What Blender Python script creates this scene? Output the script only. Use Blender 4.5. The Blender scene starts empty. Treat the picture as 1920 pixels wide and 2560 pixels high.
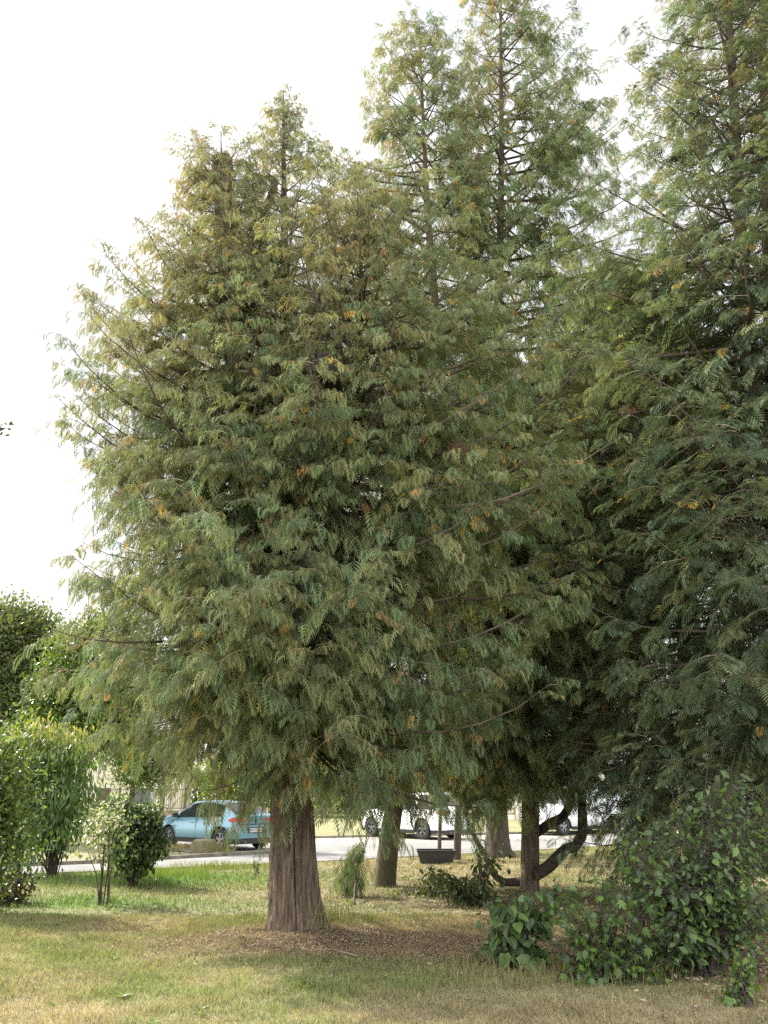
import bpy, math
import numpy as np
from mathutils import Vector, Matrix
R = math.radians
rng = np.random.default_rng(11)
U = lambda a, b, n=None: rng.uniform(a, b, n)
sc = bpy.context.scene
COL = sc.collection

# ------------------------------------------------------------------ camera, sky, sun
F_PX, PITCH, EYE = 1930.0, R(20.06), 1.65
cd = bpy.data.cameras.new('camera'); cam = bpy.data.objects.new('camera', cd); COL.objects.link(cam)
cam.location = (0, 0, EYE); cam.rotation_euler = (R(90) + PITCH, 0, 0)
cd.sensor_fit = 'VERTICAL'; cd.sensor_height = 24.0; cd.lens = 24.0 * F_PX / 2560.0
cd.clip_start = 0.1; cd.clip_end = 3000
sc.camera = cam
SUN_EL, SUN_AZ = 42.0, 299.0        # azimuth clockwise from +Y: behind and to the left
w = bpy.data.worlds.new('World'); sc.world = w; w.use_nodes = True
nt = w.node_tree; nt.nodes.clear()
def N(nt, t, **kw):
    n = nt.nodes.new(t)
    for k, v in kw.items():
        if k.startswith('i_'):
            n.inputs[k[2:].replace('_', ' ')].default_value = v
        else: setattr(n, k, v)
    return n
sky = N(nt, 'ShaderNodeTexSky', sky_type='NISHITA', sun_disc=False)
sky.sun_elevation = R(SUN_EL); sky.sun_rotation = R(SUN_AZ); sky.air_density = 1.0; sky.dust_density = 2.0
b1 = N(nt, 'ShaderNodeBackground'); b1.inputs[1].default_value = 0.15
b2 = N(nt, 'ShaderNodeBackground'); b2.inputs[1].default_value = 1.3
tc = N(nt, 'ShaderNodeTexCoord'); mp = N(nt, 'ShaderNodeMapping'); mp.inputs['Scale'].default_value = (1.2, 1.2, 3.0)
nz = N(nt, 'ShaderNodeTexNoise'); nz.inputs['Scale'].default_value = 1.6; nz.inputs['Detail'].default_value = 6; nz.inputs['Roughness'].default_value = .5
nt.links.new(tc.outputs['Generated'], mp.inputs[0]); nt.links.new(mp.outputs[0], nz.inputs[0])
cr = N(nt, 'ShaderNodeValToRGB'); cr.color_ramp.elements[0].position = .30; cr.color_ramp.elements[1].position = .55
cr.color_ramp.elements[0].color = (.60, .60, .60, 1); cr.color_ramp.elements[1].color = (1, 1, 1, 1)
nt.links.new(nz.outputs[0], cr.inputs[0])
nz2 = N(nt, 'ShaderNodeTexNoise'); nz2.inputs['Scale'].default_value = 2.3; nz2.inputs['Detail'].default_value = 5
nt.links.new(mp.outputs[0], nz2.inputs[0])
cr2 = N(nt, 'ShaderNodeValToRGB'); cr2.color_ramp.elements[0].position = .3; cr2.color_ramp.elements[1].position = .7
cr2.color_ramp.elements[0].color = (.54, .545, .55, 1); cr2.color_ramp.elements[1].color = (.95, .95, .94, 1)
nt.links.new(nz2.outputs[0], cr2.inputs[0]); sp = N(nt, 'ShaderNodeSeparateXYZ'); nt.links.new(tc.outputs['Generated'], sp.inputs[0])
mr = N(nt, 'ShaderNodeMapRange'); mr.inputs[1].default_value = -.5; mr.inputs[2].default_value = .55; mr.inputs[3].default_value = 1.55; mr.inputs[4].default_value = .60
nt.links.new(sp.outputs['Y'], mr.inputs[0]); vm = N(nt, 'ShaderNodeVectorMath', operation='SCALE'); nt.links.new(cr2.outputs[0], vm.inputs[0]); nt.links.new(mr.outputs[0], vm.inputs['Scale'])
nt.links.new(vm.outputs[0], b2.inputs[0])
mx = N(nt, 'ShaderNodeMixShader'); wo = N(nt, 'ShaderNodeOutputWorld')
nt.links.new(sky.outputs[0], b1.inputs[0]); nt.links.new(cr.outputs[0], mx.inputs[0])
nt.links.new(b1.outputs[0], mx.inputs[1]); nt.links.new(b2.outputs[0], mx.inputs[2]); nt.links.new(mx.outputs[0], wo.inputs[0])
ld = bpy.data.lights.new('sun', 'SUN'); ld.energy = 5.0; ld.angle = R(1.0); ld.color = (1, .94, .84)
sun = bpy.data.objects.new('sun', ld); COL.objects.link(sun)
sd = Vector((math.sin(R(SUN_AZ)) * math.cos(R(SUN_EL)), math.cos(R(SUN_AZ)) * math.cos(R(SUN_EL)), math.sin(R(SUN_EL))))
sun.rotation_euler = sd.to_track_quat('Z', 'Y').to_euler(); sun.location = (-30, 20, 40)
vs = sc.view_settings; vs.view_transform = 'Standard'; vs.look = 'None'; vs.gamma = 1; vs.exposure = 1.18
sc.cycles.use_denoising = False; sc.cycles.sample_clamp_indirect = 4; sc.cycles.max_bounces = 7; sc.cycles.diffuse_bounces = 4; sc.cycles.transmission_bounces = 5; sc.cycles.transparent_max_bounces = 8

# ------------------------------------------------------------------ helpers
def P(px, py, D):
    """world point on the ray through a pixel of the 1920x2560 photo, D metres ahead"""
    a = (px - 960) / F_PX; b = (1280 - py) / F_PX
    y = math.cos(PITCH) - b * math.sin(PITCH); z = math.sin(PITCH) + b * math.cos(PITCH)
    t = D / y
    return np.array([a * t, D, EYE + z * t])
def G(px, py):
    """ground point under a pixel"""
    b = (1280 - py) / F_PX
    y = math.cos(PITCH) - b * math.sin(PITCH); z = math.sin(PITCH) + b * math.cos(PITCH)
    return P(px, py, EYE / (-z) * y)
def unit(v): return v / (np.linalg.norm(v, axis=-1, keepdims=True) + 1e-9)
def vnoise(x, y, s=1.0, seed=0):
    """smooth value noise, vectorised"""
    x = np.asarray(x, float) / s + 100; y = np.asarray(y, float) / s + 100
    xi = np.floor(x).astype(int); yi = np.floor(y).astype(int); fx = x - xi; fy = y - yi
    fx = fx * fx * (3 - 2 * fx); fy = fy * fy * (3 - 2 * fy)
    def h(a, b):
        q = np.sin(a * 127.1 + b * 311.7 + seed * 74.7) * 43758.5453
        return q - np.floor(q)
    return (h(xi, yi) * (1 - fx) + h(xi + 1, yi) * fx) * (1 - fy) + (h(xi, yi + 1) * (1 - fx) + h(xi + 1, yi + 1) * fx) * fy
def gz(x, y):
    return 0.10 * np.exp(-(((x + 1.05) ** 2 + (y - 10.7) ** 2) / 1.1)) + 0.03 * (vnoise(x, y, 2.5, 3) - .5) * (np.asarray(y) < 17)

class MB:
    """collects faces and links them as ONE mesh object"""
    def __init__(s): s.v = []; s.nv = 0; s.loops = []; s.sizes = []; s.cols = []; s.mi = []; s.smooth = []
    def add(s, verts, faces, col=None, mi=0, smooth=False):
        verts = np.asarray(verts, np.float32).reshape(-1, 3)
        if isinstance(faces, np.ndarray):
            n, k = faces.shape
            s.loops.append((faces + s.nv).ravel().astype(np.int32)); s.sizes.append(np.full(n, k, np.int32))
        else:
            n = len(faces)
            s.loops.append(np.array([i + s.nv for f in faces for i in f], np.int32)); s.sizes.append(np.array([len(f) for f in faces], np.int32))
        if col is None: col = (1, 1, 1)
        col = np.asarray(col, np.float32)
        if col.ndim == 1: col = np.tile(col, (n, 1))
        s.cols.append(col); s.v.append(verts); s.nv += len(verts)
        s.mi.append(np.full(n, mi, np.int32) if np.isscalar(mi) else np.asarray(mi, np.int32)); s.smooth.append(np.full(n, smooth, bool))
        return s
    def box(s, c, size, rz=0, mi=0, col=None, taper=1.0):
        x, y, z = np.array(size) / 2
        v = np.array([(-x, -y, -z), (x, -y, -z), (x, y, -z), (-x, y, -z), (-x * taper, -y * taper, z), (x * taper, -y * taper, z), (x * taper, y * taper, z), (-x * taper, y * taper, z)])
        ca, sa = math.cos(rz), math.sin(rz)
        v = v @ np.array([[ca, sa, 0], [-sa, ca, 0], [0, 0, 1]]) + np.array(c)
        return s.add(v, [(0, 3, 2, 1), (4, 5, 6, 7), (0, 1, 5, 4), (1, 2, 6, 5), (2, 3, 7, 6), (3, 0, 4, 7)], col, mi)
    def tube(s, pts, rad, n=6, col=None, mi=0, cap=True, smooth=True):
        pts = np.asarray(pts, float); m = len(pts); rad = np.broadcast_to(np.asarray(rad, float), (m,))
        t = unit(np.gradient(pts, axis=0))
        ref = np.array([0, 0, 1.0]) if abs(t[0][2]) < .8 else np.array([1.0, 0, 0])
        a = unit(np.cross(t, ref)); b = np.cross(t, a)
        th = np.arange(n) * 2 * math.pi / n
        ring = pts[:, None, :] + rad[:, None, None] * (np.cos(th)[None, :, None] * a[:, None, :] + np.sin(th)[None, :, None] * b[:, None, :])
        i = np.arange(m - 1)[:, None] * n; j = np.arange(n)[None, :]; j2 = (j + 1) % n
        f = np.stack([i + j, i + j2, i + n + j2, i + n + j], -1).reshape(-1, 4)
        s.add(ring.reshape(-1, 3), f, col, mi, smooth)
        if cap:
            o = s.nv
            s.add(ring[0], [tuple(range(n))], col, mi); s.add(ring[-1], [tuple(range(n))[::-1]], col, mi)
        return s
    def build(s, name, mats, parent=None, loc=None):
        me = bpy.data.meshes.new(name)
        v = np.concatenate(s.v); loops = np.concatenate(s.loops); sizes = np.concatenate(s.sizes)
        me.vertices.add(len(v)); me.vertices.foreach_set('co', v.ravel())
        me.loops.add(len(loops)); me.loops.foreach_set('vertex_index', loops)
        me.polygons.add(len(sizes)); me.polygons.foreach_set('loop_start', (np.cumsum(sizes) - sizes).astype(np.int32))
        me.polygons.foreach_set('material_index', np.concatenate(s.mi))
        me.polygons.foreach_set('use_smooth', np.concatenate(s.smooth))
        at = me.attributes.new('Col', 'FLOAT_COLOR', 'FACE')
        c = np.concatenate(s.cols); c = np.concatenate([c, np.ones((len(c), 1), np.float32)], 1)
        at.data.foreach_set('color', c.ravel().astype(np.float32))
        me.update(calc_edges=True)
        for m in (mats if isinstance(mats, (list, tuple)) else [mats]): me.materials.append(m)
        o = bpy.data.objects.new(name, me); COL.objects.link(o)
        if parent: o.parent = parent
        if loc is not None: o.location = loc
        return o
def tag(o, label=None, cat=None, group=None, kind=None):
    if label: o['label'] = label
    if cat: o['category'] = cat
    if group: o['group'] = group
    if kind: o['kind'] = kind
    return o
def empty(name, loc=(0, 0, 0), rz=0):
    o = bpy.data.objects.new(name, None); o.empty_display_size = .2; COL.objects.link(o); o.location = tuple(float(q) for q in loc); o.rotation_euler = (0, 0, rz); return o
def copy_tree(o, parent=None):
    c = o.copy(); COL.objects.link(c); c.parent = parent
    for ch in [k for k in bpy.data.objects if k.parent == o]: copy_tree(ch, c)
    return c

# ------------------------------------------------------------------ materials
def mat(name, col, rough=.6, metal=0, attr=False, noise=0, nscale=8, bump=0, bscale=40, stretch=(1, 1, 1), transl=0, tcol=(1.5, 1.5, .6), spec=.5, coat=0, emis=None, col2=None):
    m = bpy.data.materials.new(name); m.use_nodes = True; t = m.node_tree; p = t.nodes['Principled BSDF']; out = t.nodes['Material Output']
    p.inputs['Roughness'].default_value = rough; p.inputs['Metallic'].default_value = metal; p.inputs['Specular IOR Level'].default_value = spec
    p.inputs['Coat Weight'].default_value = coat
    tc = N(t, 'ShaderNodeTexCoord'); mp = N(t, 'ShaderNodeMapping'); mp.inputs['Scale'].default_value = stretch; t.links.new(tc.outputs['Object'], mp.inputs[0])
    src = None
    if attr:
        a = N(t, 'ShaderNodeAttribute', attribute_name='Col'); src = a.outputs['Color']
        if col is not None:
            mm = N(t, 'ShaderNodeMix', data_type='RGBA', blend_type='MULTIPLY'); mm.inputs[0].default_value = 1; mm.inputs[7].default_value = (*col, 1); t.links.new(src, mm.inputs[6]); src = mm.outputs[2]
    if noise:
        n = N(t, 'ShaderNodeTexNoise'); n.inputs['Scale'].default_value = nscale; n.inputs['Detail'].default_value = 8; t.links.new(mp.outputs[0], n.inputs[0])
        r = N(t, 'ShaderNodeMapRange'); r.inputs[1].default_value = .3; r.inputs[2].default_value = .7; t.links.new(n.outputs[0], r.inputs[0])
        mm = N(t, 'ShaderNodeMix', data_type='RGBA'); t.links.new(r.outputs[0], mm.inputs[0])
        if col2 is not None:
            mm.inputs[6].default_value = (*col, 1); mm.inputs[7].default_value = (*col2, 1)
        else:
            lo, hi = 1 - noise, 1 + noise
            if src is None:
                mm.inputs[6].default_value = (*[c * lo for c in col], 1); mm.inputs[7].default_value = (*[c * hi for c in col], 1)
            else:
                r.inputs[3].default_value = lo; r.inputs[4].default_value = hi
                vm = N(t, 'ShaderNodeVectorMath', operation='SCALE'); t.links.new(src, vm.inputs[0]); t.links.new(r.outputs[0], vm.inputs['Scale']); src = vm.outputs[0]; mm = None
        if mm is not None: src = mm.outputs[2]
    if src is None: p.inputs['Base Color'].default_value = (*col, 1)
    else: t.links.new(src, p.inputs['Base Color'])
    if bump:
        n = N(t, 'ShaderNodeTexNoise'); n.inputs['Scale'].default_value = bscale; n.inputs['Detail'].default_value = 6; t.links.new(mp.outputs[0], n.inputs[0])
        bp = N(t, 'ShaderNodeBump'); bp.inputs['Strength'].default_value = bump; bp.inputs['Distance'].default_value = .02; t.links.new(n.outputs[0], bp.inputs['Height']); t.links.new(bp.outputs[0], p.inputs['Normal'])
    if transl:
        tr = N(t, 'ShaderNodeBsdfTranslucent'); ms = N(t, 'ShaderNodeMixShader'); ms.inputs[0].default_value = transl
        mm = N(t, 'ShaderNodeMix', data_type='RGBA', blend_type='MULTIPLY'); mm.inputs[0].default_value = 1; mm.inputs[7].default_value = (*tcol, 1)
        if src is None: mm.inputs[6].default_value = (*col, 1)
        else: t.links.new(src, mm.inputs[6])
        t.links.new(mm.outputs[2], tr.inputs[0]); t.links.new(p.outputs[0], ms.inputs[1]); t.links.new(tr.outputs[0], ms.inputs[2]); t.links.new(ms.outputs[0], out.inputs[0])
    if emis:
        p.inputs['Emission Color'].default_value = (*emis[0], 1); p.inputs['Emission Strength'].default_value = emis[1]
    return m
M = {}
M['spray'] = mat('scale_foliage', None, .6, attr=True, transl=.38, tcol=(1.4, 1.35, .8), spec=.16)
M['leaf'] = mat('broad_leaf', None, .38, attr=True, transl=.42, tcol=(1.7, 1.7, .5), spec=.5)
M['bark_red'] = mat('fibrous_bark', (.055, .040, .030), .92, noise=1, col2=(.24, .178, .125), nscale=9, bump=1.0, bscale=24, stretch=(3, 3, .22))
M['bark'] = mat('grey_brown_bark', (.10, .075, .05), .9, noise=1, col2=(.045, .035, .026), nscale=7, bump=.8, bscale=22, stretch=(2, 2, .5))
M['bark_moss'] = mat('mossy_bark', (.13, .095, .065), .9, noise=1, col2=(.06, .065, .025), nscale=3.5, bump=.8, bscale=18, stretch=(1.5, 1.5, .6))
M['twig'] = mat('twig_bark', None, .85, attr=True, noise=.4, nscale=3); M['twig_pale'] = mat('pale_twig_bark', (.20, .16, .11), .85, noise=.4, nscale=3)
M['twig_dark'] = mat('dark_twig_bark', (.06, .045, .035), .9, noise=.4, nscale=3)
M['bark_dark'] = mat('dark_limb_bark', (.035, .027, .02), .95, noise=1, col2=(.09, .07, .05), nscale=8, bump=1.0, bscale=20, stretch=(2, 2, .8))
M['hollow'] = mat('dark_stub_wood', (.022, .016, .016), .95, noise=.3)  # plain very dark wood colour for the sawn limb stub
M['grass'] = mat('grass_blades', None, .6, attr=True, transl=.35, tcol=(1.4, 1.4, .7), spec=.3)
M['litter'] = mat('dead_leaves', None, .8, attr=True, transl=.15, tcol=(1.2, 1.1, .8))
# ------------------------------------------------------------------ ground
def lawn_color(x, y):
    """real patches of straw-dry, green and litter-brown turf"""
    x = np.asarray(x, float); y = np.asarray(y, float)
    dry = np.array([0.252, 0.213, 0.126]); grn = np.array([0.104, 0.180, 0.038]); brn = np.array([.20, .15, .10]); straw = np.array([0.331, 0.283, 0.183])
    n1 = vnoise(x, y, 1.7, 1) * .5 + vnoise(x, y, .6, 2) * .3 + vnoise(x, y, .22, 4) * .2
    g = np.clip((n1 - .40) * 3.0, 0, 1) * .55
    bump = lambda cx, cy, rx, ry: np.exp(-(((x - cx) / rx) ** 2 + ((y - cy) / ry) ** 2))
    g = np.maximum(g, 1.1 * bump(-4.6, 17.6, 3.8, 2.2)); g = np.maximum(g, .95 * bump(-4.6, 13.8, 3.0, 1.3))
    g = np.maximum(g, .75 * bump(-.5, 9.15, 1.4, .28) + .6 * bump(1.5, 8.4, 2.5, .7) * (n1 * 1.3)); g = np.maximum(g, .35 * bump(8, 26, 6, 4))
    g = np.clip(g * (.75 + .5 * vnoise(x, y, .35, 8)), 0, 1)[..., None]
    b = np.clip(1.0 * bump(-.6, 10.3, 2.4, .75) + .9 * bump(1.2, 9.9, 1.8, .8) + .5 * bump(3, 14, 5, 2.5) + .45 * bump(-1, 19, 4, 1.6) * n1 + .8 * bump(4.2, 9.2, 1.6, 1.2), 0, 1)
    b = np.clip(b * (.55 + .9 * vnoise(x, y, .3, 9)), 0, 1)[..., None]
    st = (np.clip((vnoise(x, y, 1.2, 12) - .4) * 2, 0, 1) * (y > 6))[..., None] * .6
    c = dry * (1 - st) + straw * st
    far = np.clip((y - 24) / 8, 0, 1)[..., None]
    c = c * (1 - g) + grn * g
    c = c * (1 - b) + brn * b
    c = c * (1 - far * .6) + np.array([.21, .21, .075]) * far * .6
    return c * (.82 + .36 * vnoise(x, y, .12, 21))[..., None]
xs = np.concatenate([np.linspace(-300, -40, 9), np.linspace(-36, -14, 24), np.linspace(-13.8, 13.8, 420), np.linspace(14.5, 36, 24), np.linspace(40, 300, 9)])
ys = np.concatenate([np.linspace(-60, 2, 10), np.linspace(3, 5.4, 8), np.linspace(5.5, 20, 300), np.linspace(20.2, 40, 90), np.linspace(42, 90, 20), np.linspace(110, 330, 6)])
X, Y = np.meshgrid(xs, ys); Z = gz(X, Y)
i = np.arange(len(ys) - 1)[:, None] * len(xs); j = np.arange(len(xs) - 1)[None, :]
f = np.stack([i + j, i + j + 1, i + len(xs) + j + 1, i + len(xs) + j], -1).reshape(-1, 4)
Xc = (X[:-1, :-1] + X[1:, 1:]) / 2; Yc = (Y[:-1, :-1] + Y[1:, 1:]) / 2
M['ground'] = mat('turf_soil', (.85, .85, .85), .95, attr=True, noise=.35, nscale=30, bump=.7, bscale=60)
tag(MB().add(np.stack([X, Y, Z], -1), f, lawn_color(Xc, Yc).reshape(-1, 3), smooth=True).build('ground', M['ground']), 'dry yellow and green lawn', kind='structure')

# road, parking bay, kerbs
near = [(-60, -10), (-20, 11.5), (-7.6, 18.5), (-1.7, 21.8), (4, 25.6), (9.5, 29.6), (20, 36), (70, 62)]
far = [(70, 72), (22, 46), (12.3, 39), (4, 35.2), (-2.9, 32.5), (-9.6, 30.8), (-9.4, 29.2), (-8.1, 27.2), (-5.5, 24.9), (-3.2, 24.7), (-7.3, 21.0), (-20, 13.6), (-60, -6)]
M['asphalt'] = mat('weathered_asphalt', (.20, .195, .19), .9, noise=.22, nscale=1.3, bump=.3, bscale=90)
M['concrete'] = mat('pale_parking_slabs', (.34, .31, .26), .9, noise=.25, nscale=1.6, bump=.3, bscale=70)
M['kerb'] = mat('kerb_stone', (.22, .19, .16), .9, noise=.35, nscale=5, bump=.4)
def sheet(name, poly, z, m, label):
    v = [(a, b, z) for a, b in poly]
    return tag(MB().add(v, [tuple(range(len(v)))]).build(name, m), label, kind='structure')
sheet('road', near + far, .022, M['asphalt'], 'grey asphalt lane behind the trees')
park = [(-2.9, 32.45), (-6.9, 31.3), (-2.0, 28.6), (3.2, 30.6), (11.6, 35.6), (21, 42.2), (22, 45.9), (12.3, 38.95), (4, 35.15)]
sheet('parking_strip', park, .026, M['concrete'], 'pale strip of parking slabs along the far side of the lane')
def kerb(name, pts, label, wd=.12, h=.11):
    mb = MB()
    for (a, b), (c, d) in zip(pts[:-1], pts[1:]):
        L = math.hypot(c - a, d - b); n = max(1, int(L / .9))
        for k in range(n):
            t = (k + .5) / n; mb.box((a + (c - a) * t, b + (d - b) * t, h / 2 + U(-.008, .008)), (L / n - .012, wd, h), math.atan2(d - b, c - a))
    return tag(mb.build(name, M['kerb']), label, kind='structure')
kerb('kerb', [(-3.1, 24.72), (-7.3, 21.05), (-20, 13.65)], 'low kerb edging the grass verge beside the blue car')
kerb('kerb', [(-9.4, 31.0), (-2.9, 32.6), (4, 35.3), (12.3, 39.1), (22, 46.1)], 'dark kerb along the far edge of the lane')

# ------------------------------------------------------------------ foliage tools
def spray_template(n=9, wd=.034, ang=42, ln=.40, sub=False):
    q = [[(0, -.008), (1, -.006), (1, .006), (0, .008)]]
    for k in range(n):
        for sgn in (-1, 1):
            u0 = .06 + .86 * (k + (.5 if sgn > 0 else 0)) / n
            l = ln * (1 - u0) ** .65 + .09
            a = R(ang - 8 * u0); d = np.array([math.cos(a), sgn * math.sin(a)]); p = np.array([-d[1], d[0]])
            b = np.array([u0, 0]); m = b + d * l * .5; t = b + d * l
            q.append([b, m + p * wd, t, m - p * wd])
            if sub:
                a2 = a - R(30); d2 = np.array([math.cos(a2), sgn * math.sin(a2)]); p2 = np.array([-d2[1], d2[0]]); b2 = b + d * l * .38; l2 = l * .58
                q.append([b2, b2 + d2 * l2 * .5 + p2 * wd * .9, b2 + d2 * l2, b2 + d2 * l2 * .5 - p2 * wd * .9])
    q.append([(.9, 0), (.99, wd), (1.12, 0), (.99, -wd)])
    return np.array(q)
SPR = spray_template(5, .027, 50, .58, True); SPR_MID = spray_template(6, .036, 50, .56); SPR_LITE = spray_template(5, .045, 42, .45)
def add_sprays(mb, p, d0, side, L, col, tmpl=SPR, q=.62, jit=.14):
    n = len(p); T = tmpl.shape[0]
    u = tmpl[..., 0][None, ..., None]; v = tmpl[..., 1][None, ..., None]
    q = np.broadcast_to(np.asarray(q, float), (n,))[:, None, None, None]
    dn = np.array([0, 0, -1.0]); L4 = L[:, None, None, None]
    pos = p[:, None, None, :] + L4 * (d0[:, None, None, :] * (u - q * u * u) + dn * (q * u * u * 1.15) + side[:, None, None, :] * v * (1 - .15 * u) + dn * (v * v * .55))
    f = np.arange(n * T * 4, dtype=np.int32).reshape(-1, 4)
    c = col[:, None, :] * (1 + rng.normal(0, jit, (n, T, 1)))
    mb.add(pos.reshape(-1, 3), f, np.clip(c, .004, 1).reshape(-1, 3))
def perp_side(d, roll):
    up = np.array([0, 0, 1.0]); s = unit(np.cross(d, up)); t = np.cross(s, d)
    return s * np.cos(roll)[:, None] + t * np.sin(roll)[:, None]
GREENS = np.array([(0.137, 0.174, 0.082), (0.124, 0.170, 0.090), (0.166, 0.179, 0.082), (0.131, 0.187, 0.088), (0.100, 0.145, 0.082), (0.198, 0.209, 0.093)])
OCHRE = np.array([(.46, .30, .07), (.42, .24, .08), (.32, .20, .10)])
def conifer(name, label, leaders, trunk_mat, greens=GREENS, ochre=.05, olive=0, q=.62, spr=(.20, .34), sec=.22, ssp=.075, loc=None, tmpl=SPR, extra=None, group=None, dens=1.0, cat='tree', twig='twig', bare=.0, gap=None):
    """leaders: (points, radii, h0, h1, prof[(h, left, right, front, back)], nbranch, (a_low, a_high) )"""
    loc = np.array(loc if loc is not None else leaders[0][0][0], float)
    root = tag(empty(name, loc), label, cat, group)
    crown = MB(); limbs = MB()
    for pts, rad, h0, h1, prof, nb, (alo, ahi) in leaders:
        pts = np.array(pts, float); prof = np.array(prof, float)
        for k in range(nb):
            t = (k + U(0, 1)) / nb; t = t ** 1.12
            h = h0 + (h1 - h0) * t
            az = k * 2.399963 + U(-.5, .5)
            if gap and h < gap[1] and h > (gap[3] if len(gap) > 3 else 0) and abs((az - R(gap[0]) + math.pi) % (2 * math.pi) - math.pi) < R(gap[2]): continue
            ca, sa = math.cos(az), math.sin(az)
            rr = [np.interp(h, prof[:, 0], prof[:, c]) for c in (1, 2, 3, 4)]
            wx = ca * ca; r = (rr[1] if ca > 0 else rr[0]) * wx + (rr[3] if sa > 0 else rr[2]) * (1 - wx)
            r *= U(.74, 1.1) * (1.18 if U(0, 1) < .08 else 1)
            if r < .15: continue
            base = np.array([np.interp(h, pts[:, 2], pts[:, c]) for c in (0, 1, 2)])
            out = np.array([ca, sa, 0]); a = alo + (ahi - alo) * t + U(-.12, .12) - (U(0, .2) if h < h0 + 1.6 and r < 2.6 else 0); b = .28 + U(-.06, .1)
            s = np.linspace(0, 1, 8)[:, None]
            wob = np.cumsum(rng.normal(0, .011 * r, (8, 3)), 0) * s
            bp = base + out * r * s + np.array([0, 0, 1.0]) * r * (a * s + b * s * s * s) + wob
            r0 = .008 + .010 * r
            limbs.tube(bp, np.linspace(r0, .003, 8), 5, cap=False, col=np.array([.085, .065, .05]) * U(.7, 1.5))
            hidden = .55 if sa > .35 else 1.0
            n2 = max(3, int(r * .86 / sec * dens * hidden * (1 + .08 * t)))
            ss = np.sort(np.append(U(.14 if r > 1.2 else .05, .99, n2), [.97])); wb = 2.6 if U(0, 1) < .3 else .2
            warm = (.35 + .65 * t) * ochre * (1.8 if ca < 0 else .9)
            bc = greens[rng.integers(len(greens))] * U(.85, 1.15)
            for m, s1 in enumerate(ss):
                sgn = 1 if m % 2 else -1
                idx = s1 * 7; i0 = min(int(idx), 6); fr = idx - i0
                p0 = bp[i0] * (1 - fr) + bp[i0 + 1] * fr; dm = unit(bp[i0 + 1] - bp[i0])
                ang = sgn * R(U(30, 70)); c2, s2 = math.cos(ang), math.sin(ang)
                d = unit(np.array([dm[0] * c2 - dm[1] * s2, dm[0] * s2 + dm[1] * c2, dm[2] - U(.0, .3)]))
                l2 = min(.85, .16 + .42 * (r * (1 - s1) + .35)) * U(.5, 1.2)
                uu = np.array([0, .35, .7, 1.0])[:, None]
                sp = p0 + d * l2 * uu + np.array([0, 0, -1.0]) * l2 * .45 * uu * uu
                limbs.tube(sp, [.005, .004, .003, .0015], 3, cap=False, col=np.array([.24, .19, .13]) * U(.35, 1.3))
                if U(0, 1) < bare: continue
                inner = s1 < .36 and r > 1.2 and h > 3.2
                ns = max(2, int(l2 / ssp * (1.0 if hidden == 1 else .7) * (.6 if inner else 1)))
                us = np.sort(U(.12, 1.0, ns)); us[-1] = 1
                q0 = p0 + d * l2 * us[:, None] + np.array([0, 0, -1.0]) * l2 * .45 * (us ** 2)[:, None]
                aa = R(1) * U(20, 60, ns) * np.where(np.arange(ns) % 2, 1, -1); aa[-1] = 0
                dd = np.stack([d[0] * np.cos(aa) - d[1] * np.sin(aa), d[0] * np.sin(aa) + d[1] * np.cos(aa), d[2] - .35 * us + U(-.25, .2, ns)], -1)
                dd = unit(dd)
                side = perp_side(dd, U(-.7, .7, ns))
                L = U(spr[0], spr[1], ns) * (.8 + .3 * us) * (1.5 if inner else 1)
                g = greens[rng.integers(len(greens))] * .5 + bc * .5
                if olive and U(0, 1) < olive * (.3 + t) * (1.7 if ca < .2 else 1): g = g * .58 + np.array([.235, .175, .075] if ca < .2 and t > .5 else [.19, .18, .08]) * .42
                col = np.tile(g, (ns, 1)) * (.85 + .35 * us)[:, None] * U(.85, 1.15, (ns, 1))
                if U(0, 1) < warm * 2.2 * wb:
                    kk = rng.integers(len(OCHRE)); mk = (U(0, 1, ns) < .45) & (us > .5); col[mk] = OCHRE[kk] * U(.7, 1.2); L[mk] *= .6
                elif U(0, 1) < .002: col[:] = np.array([.16, .085, .05]) * U(.7, 1.2)
                add_sprays(crown, q0, dd, side, L, col, SPR_LITE if inner else tmpl if hidden == 1 else (SPR_MID if tmpl is SPR else tmpl), q + U(-.1, .15))
        # a leafy tip
        n = 26; hs = U(h1 - .9, h1 + .25, n); base = np.stack([np.interp(hs, pts[:, 2], pts[:, c]) for c in (0, 1)] + [np.minimum(hs, pts[-1][2])], -1)
        az = U(0, 6.28, n); dd = unit(np.stack([np.cos(az), np.sin(az), U(.2, 1.0, n)], -1))
        if rad[-1] < .2: add_sprays(crown, base, dd, perp_side(dd, U(-1, 1, n)), U(.2, .4, n), greens[rng.integers(len(greens), size=n)], tmpl, .5)
    if extra: extra(root, crown, limbs, loc)
    for mb in (crown, limbs): mb.v = [vv - loc.astype(np.float32) for vv in mb.v]
    crown.build('crown', M['spray'], root); limbs.build('branches', M['twig'], root)
    return root
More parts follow.
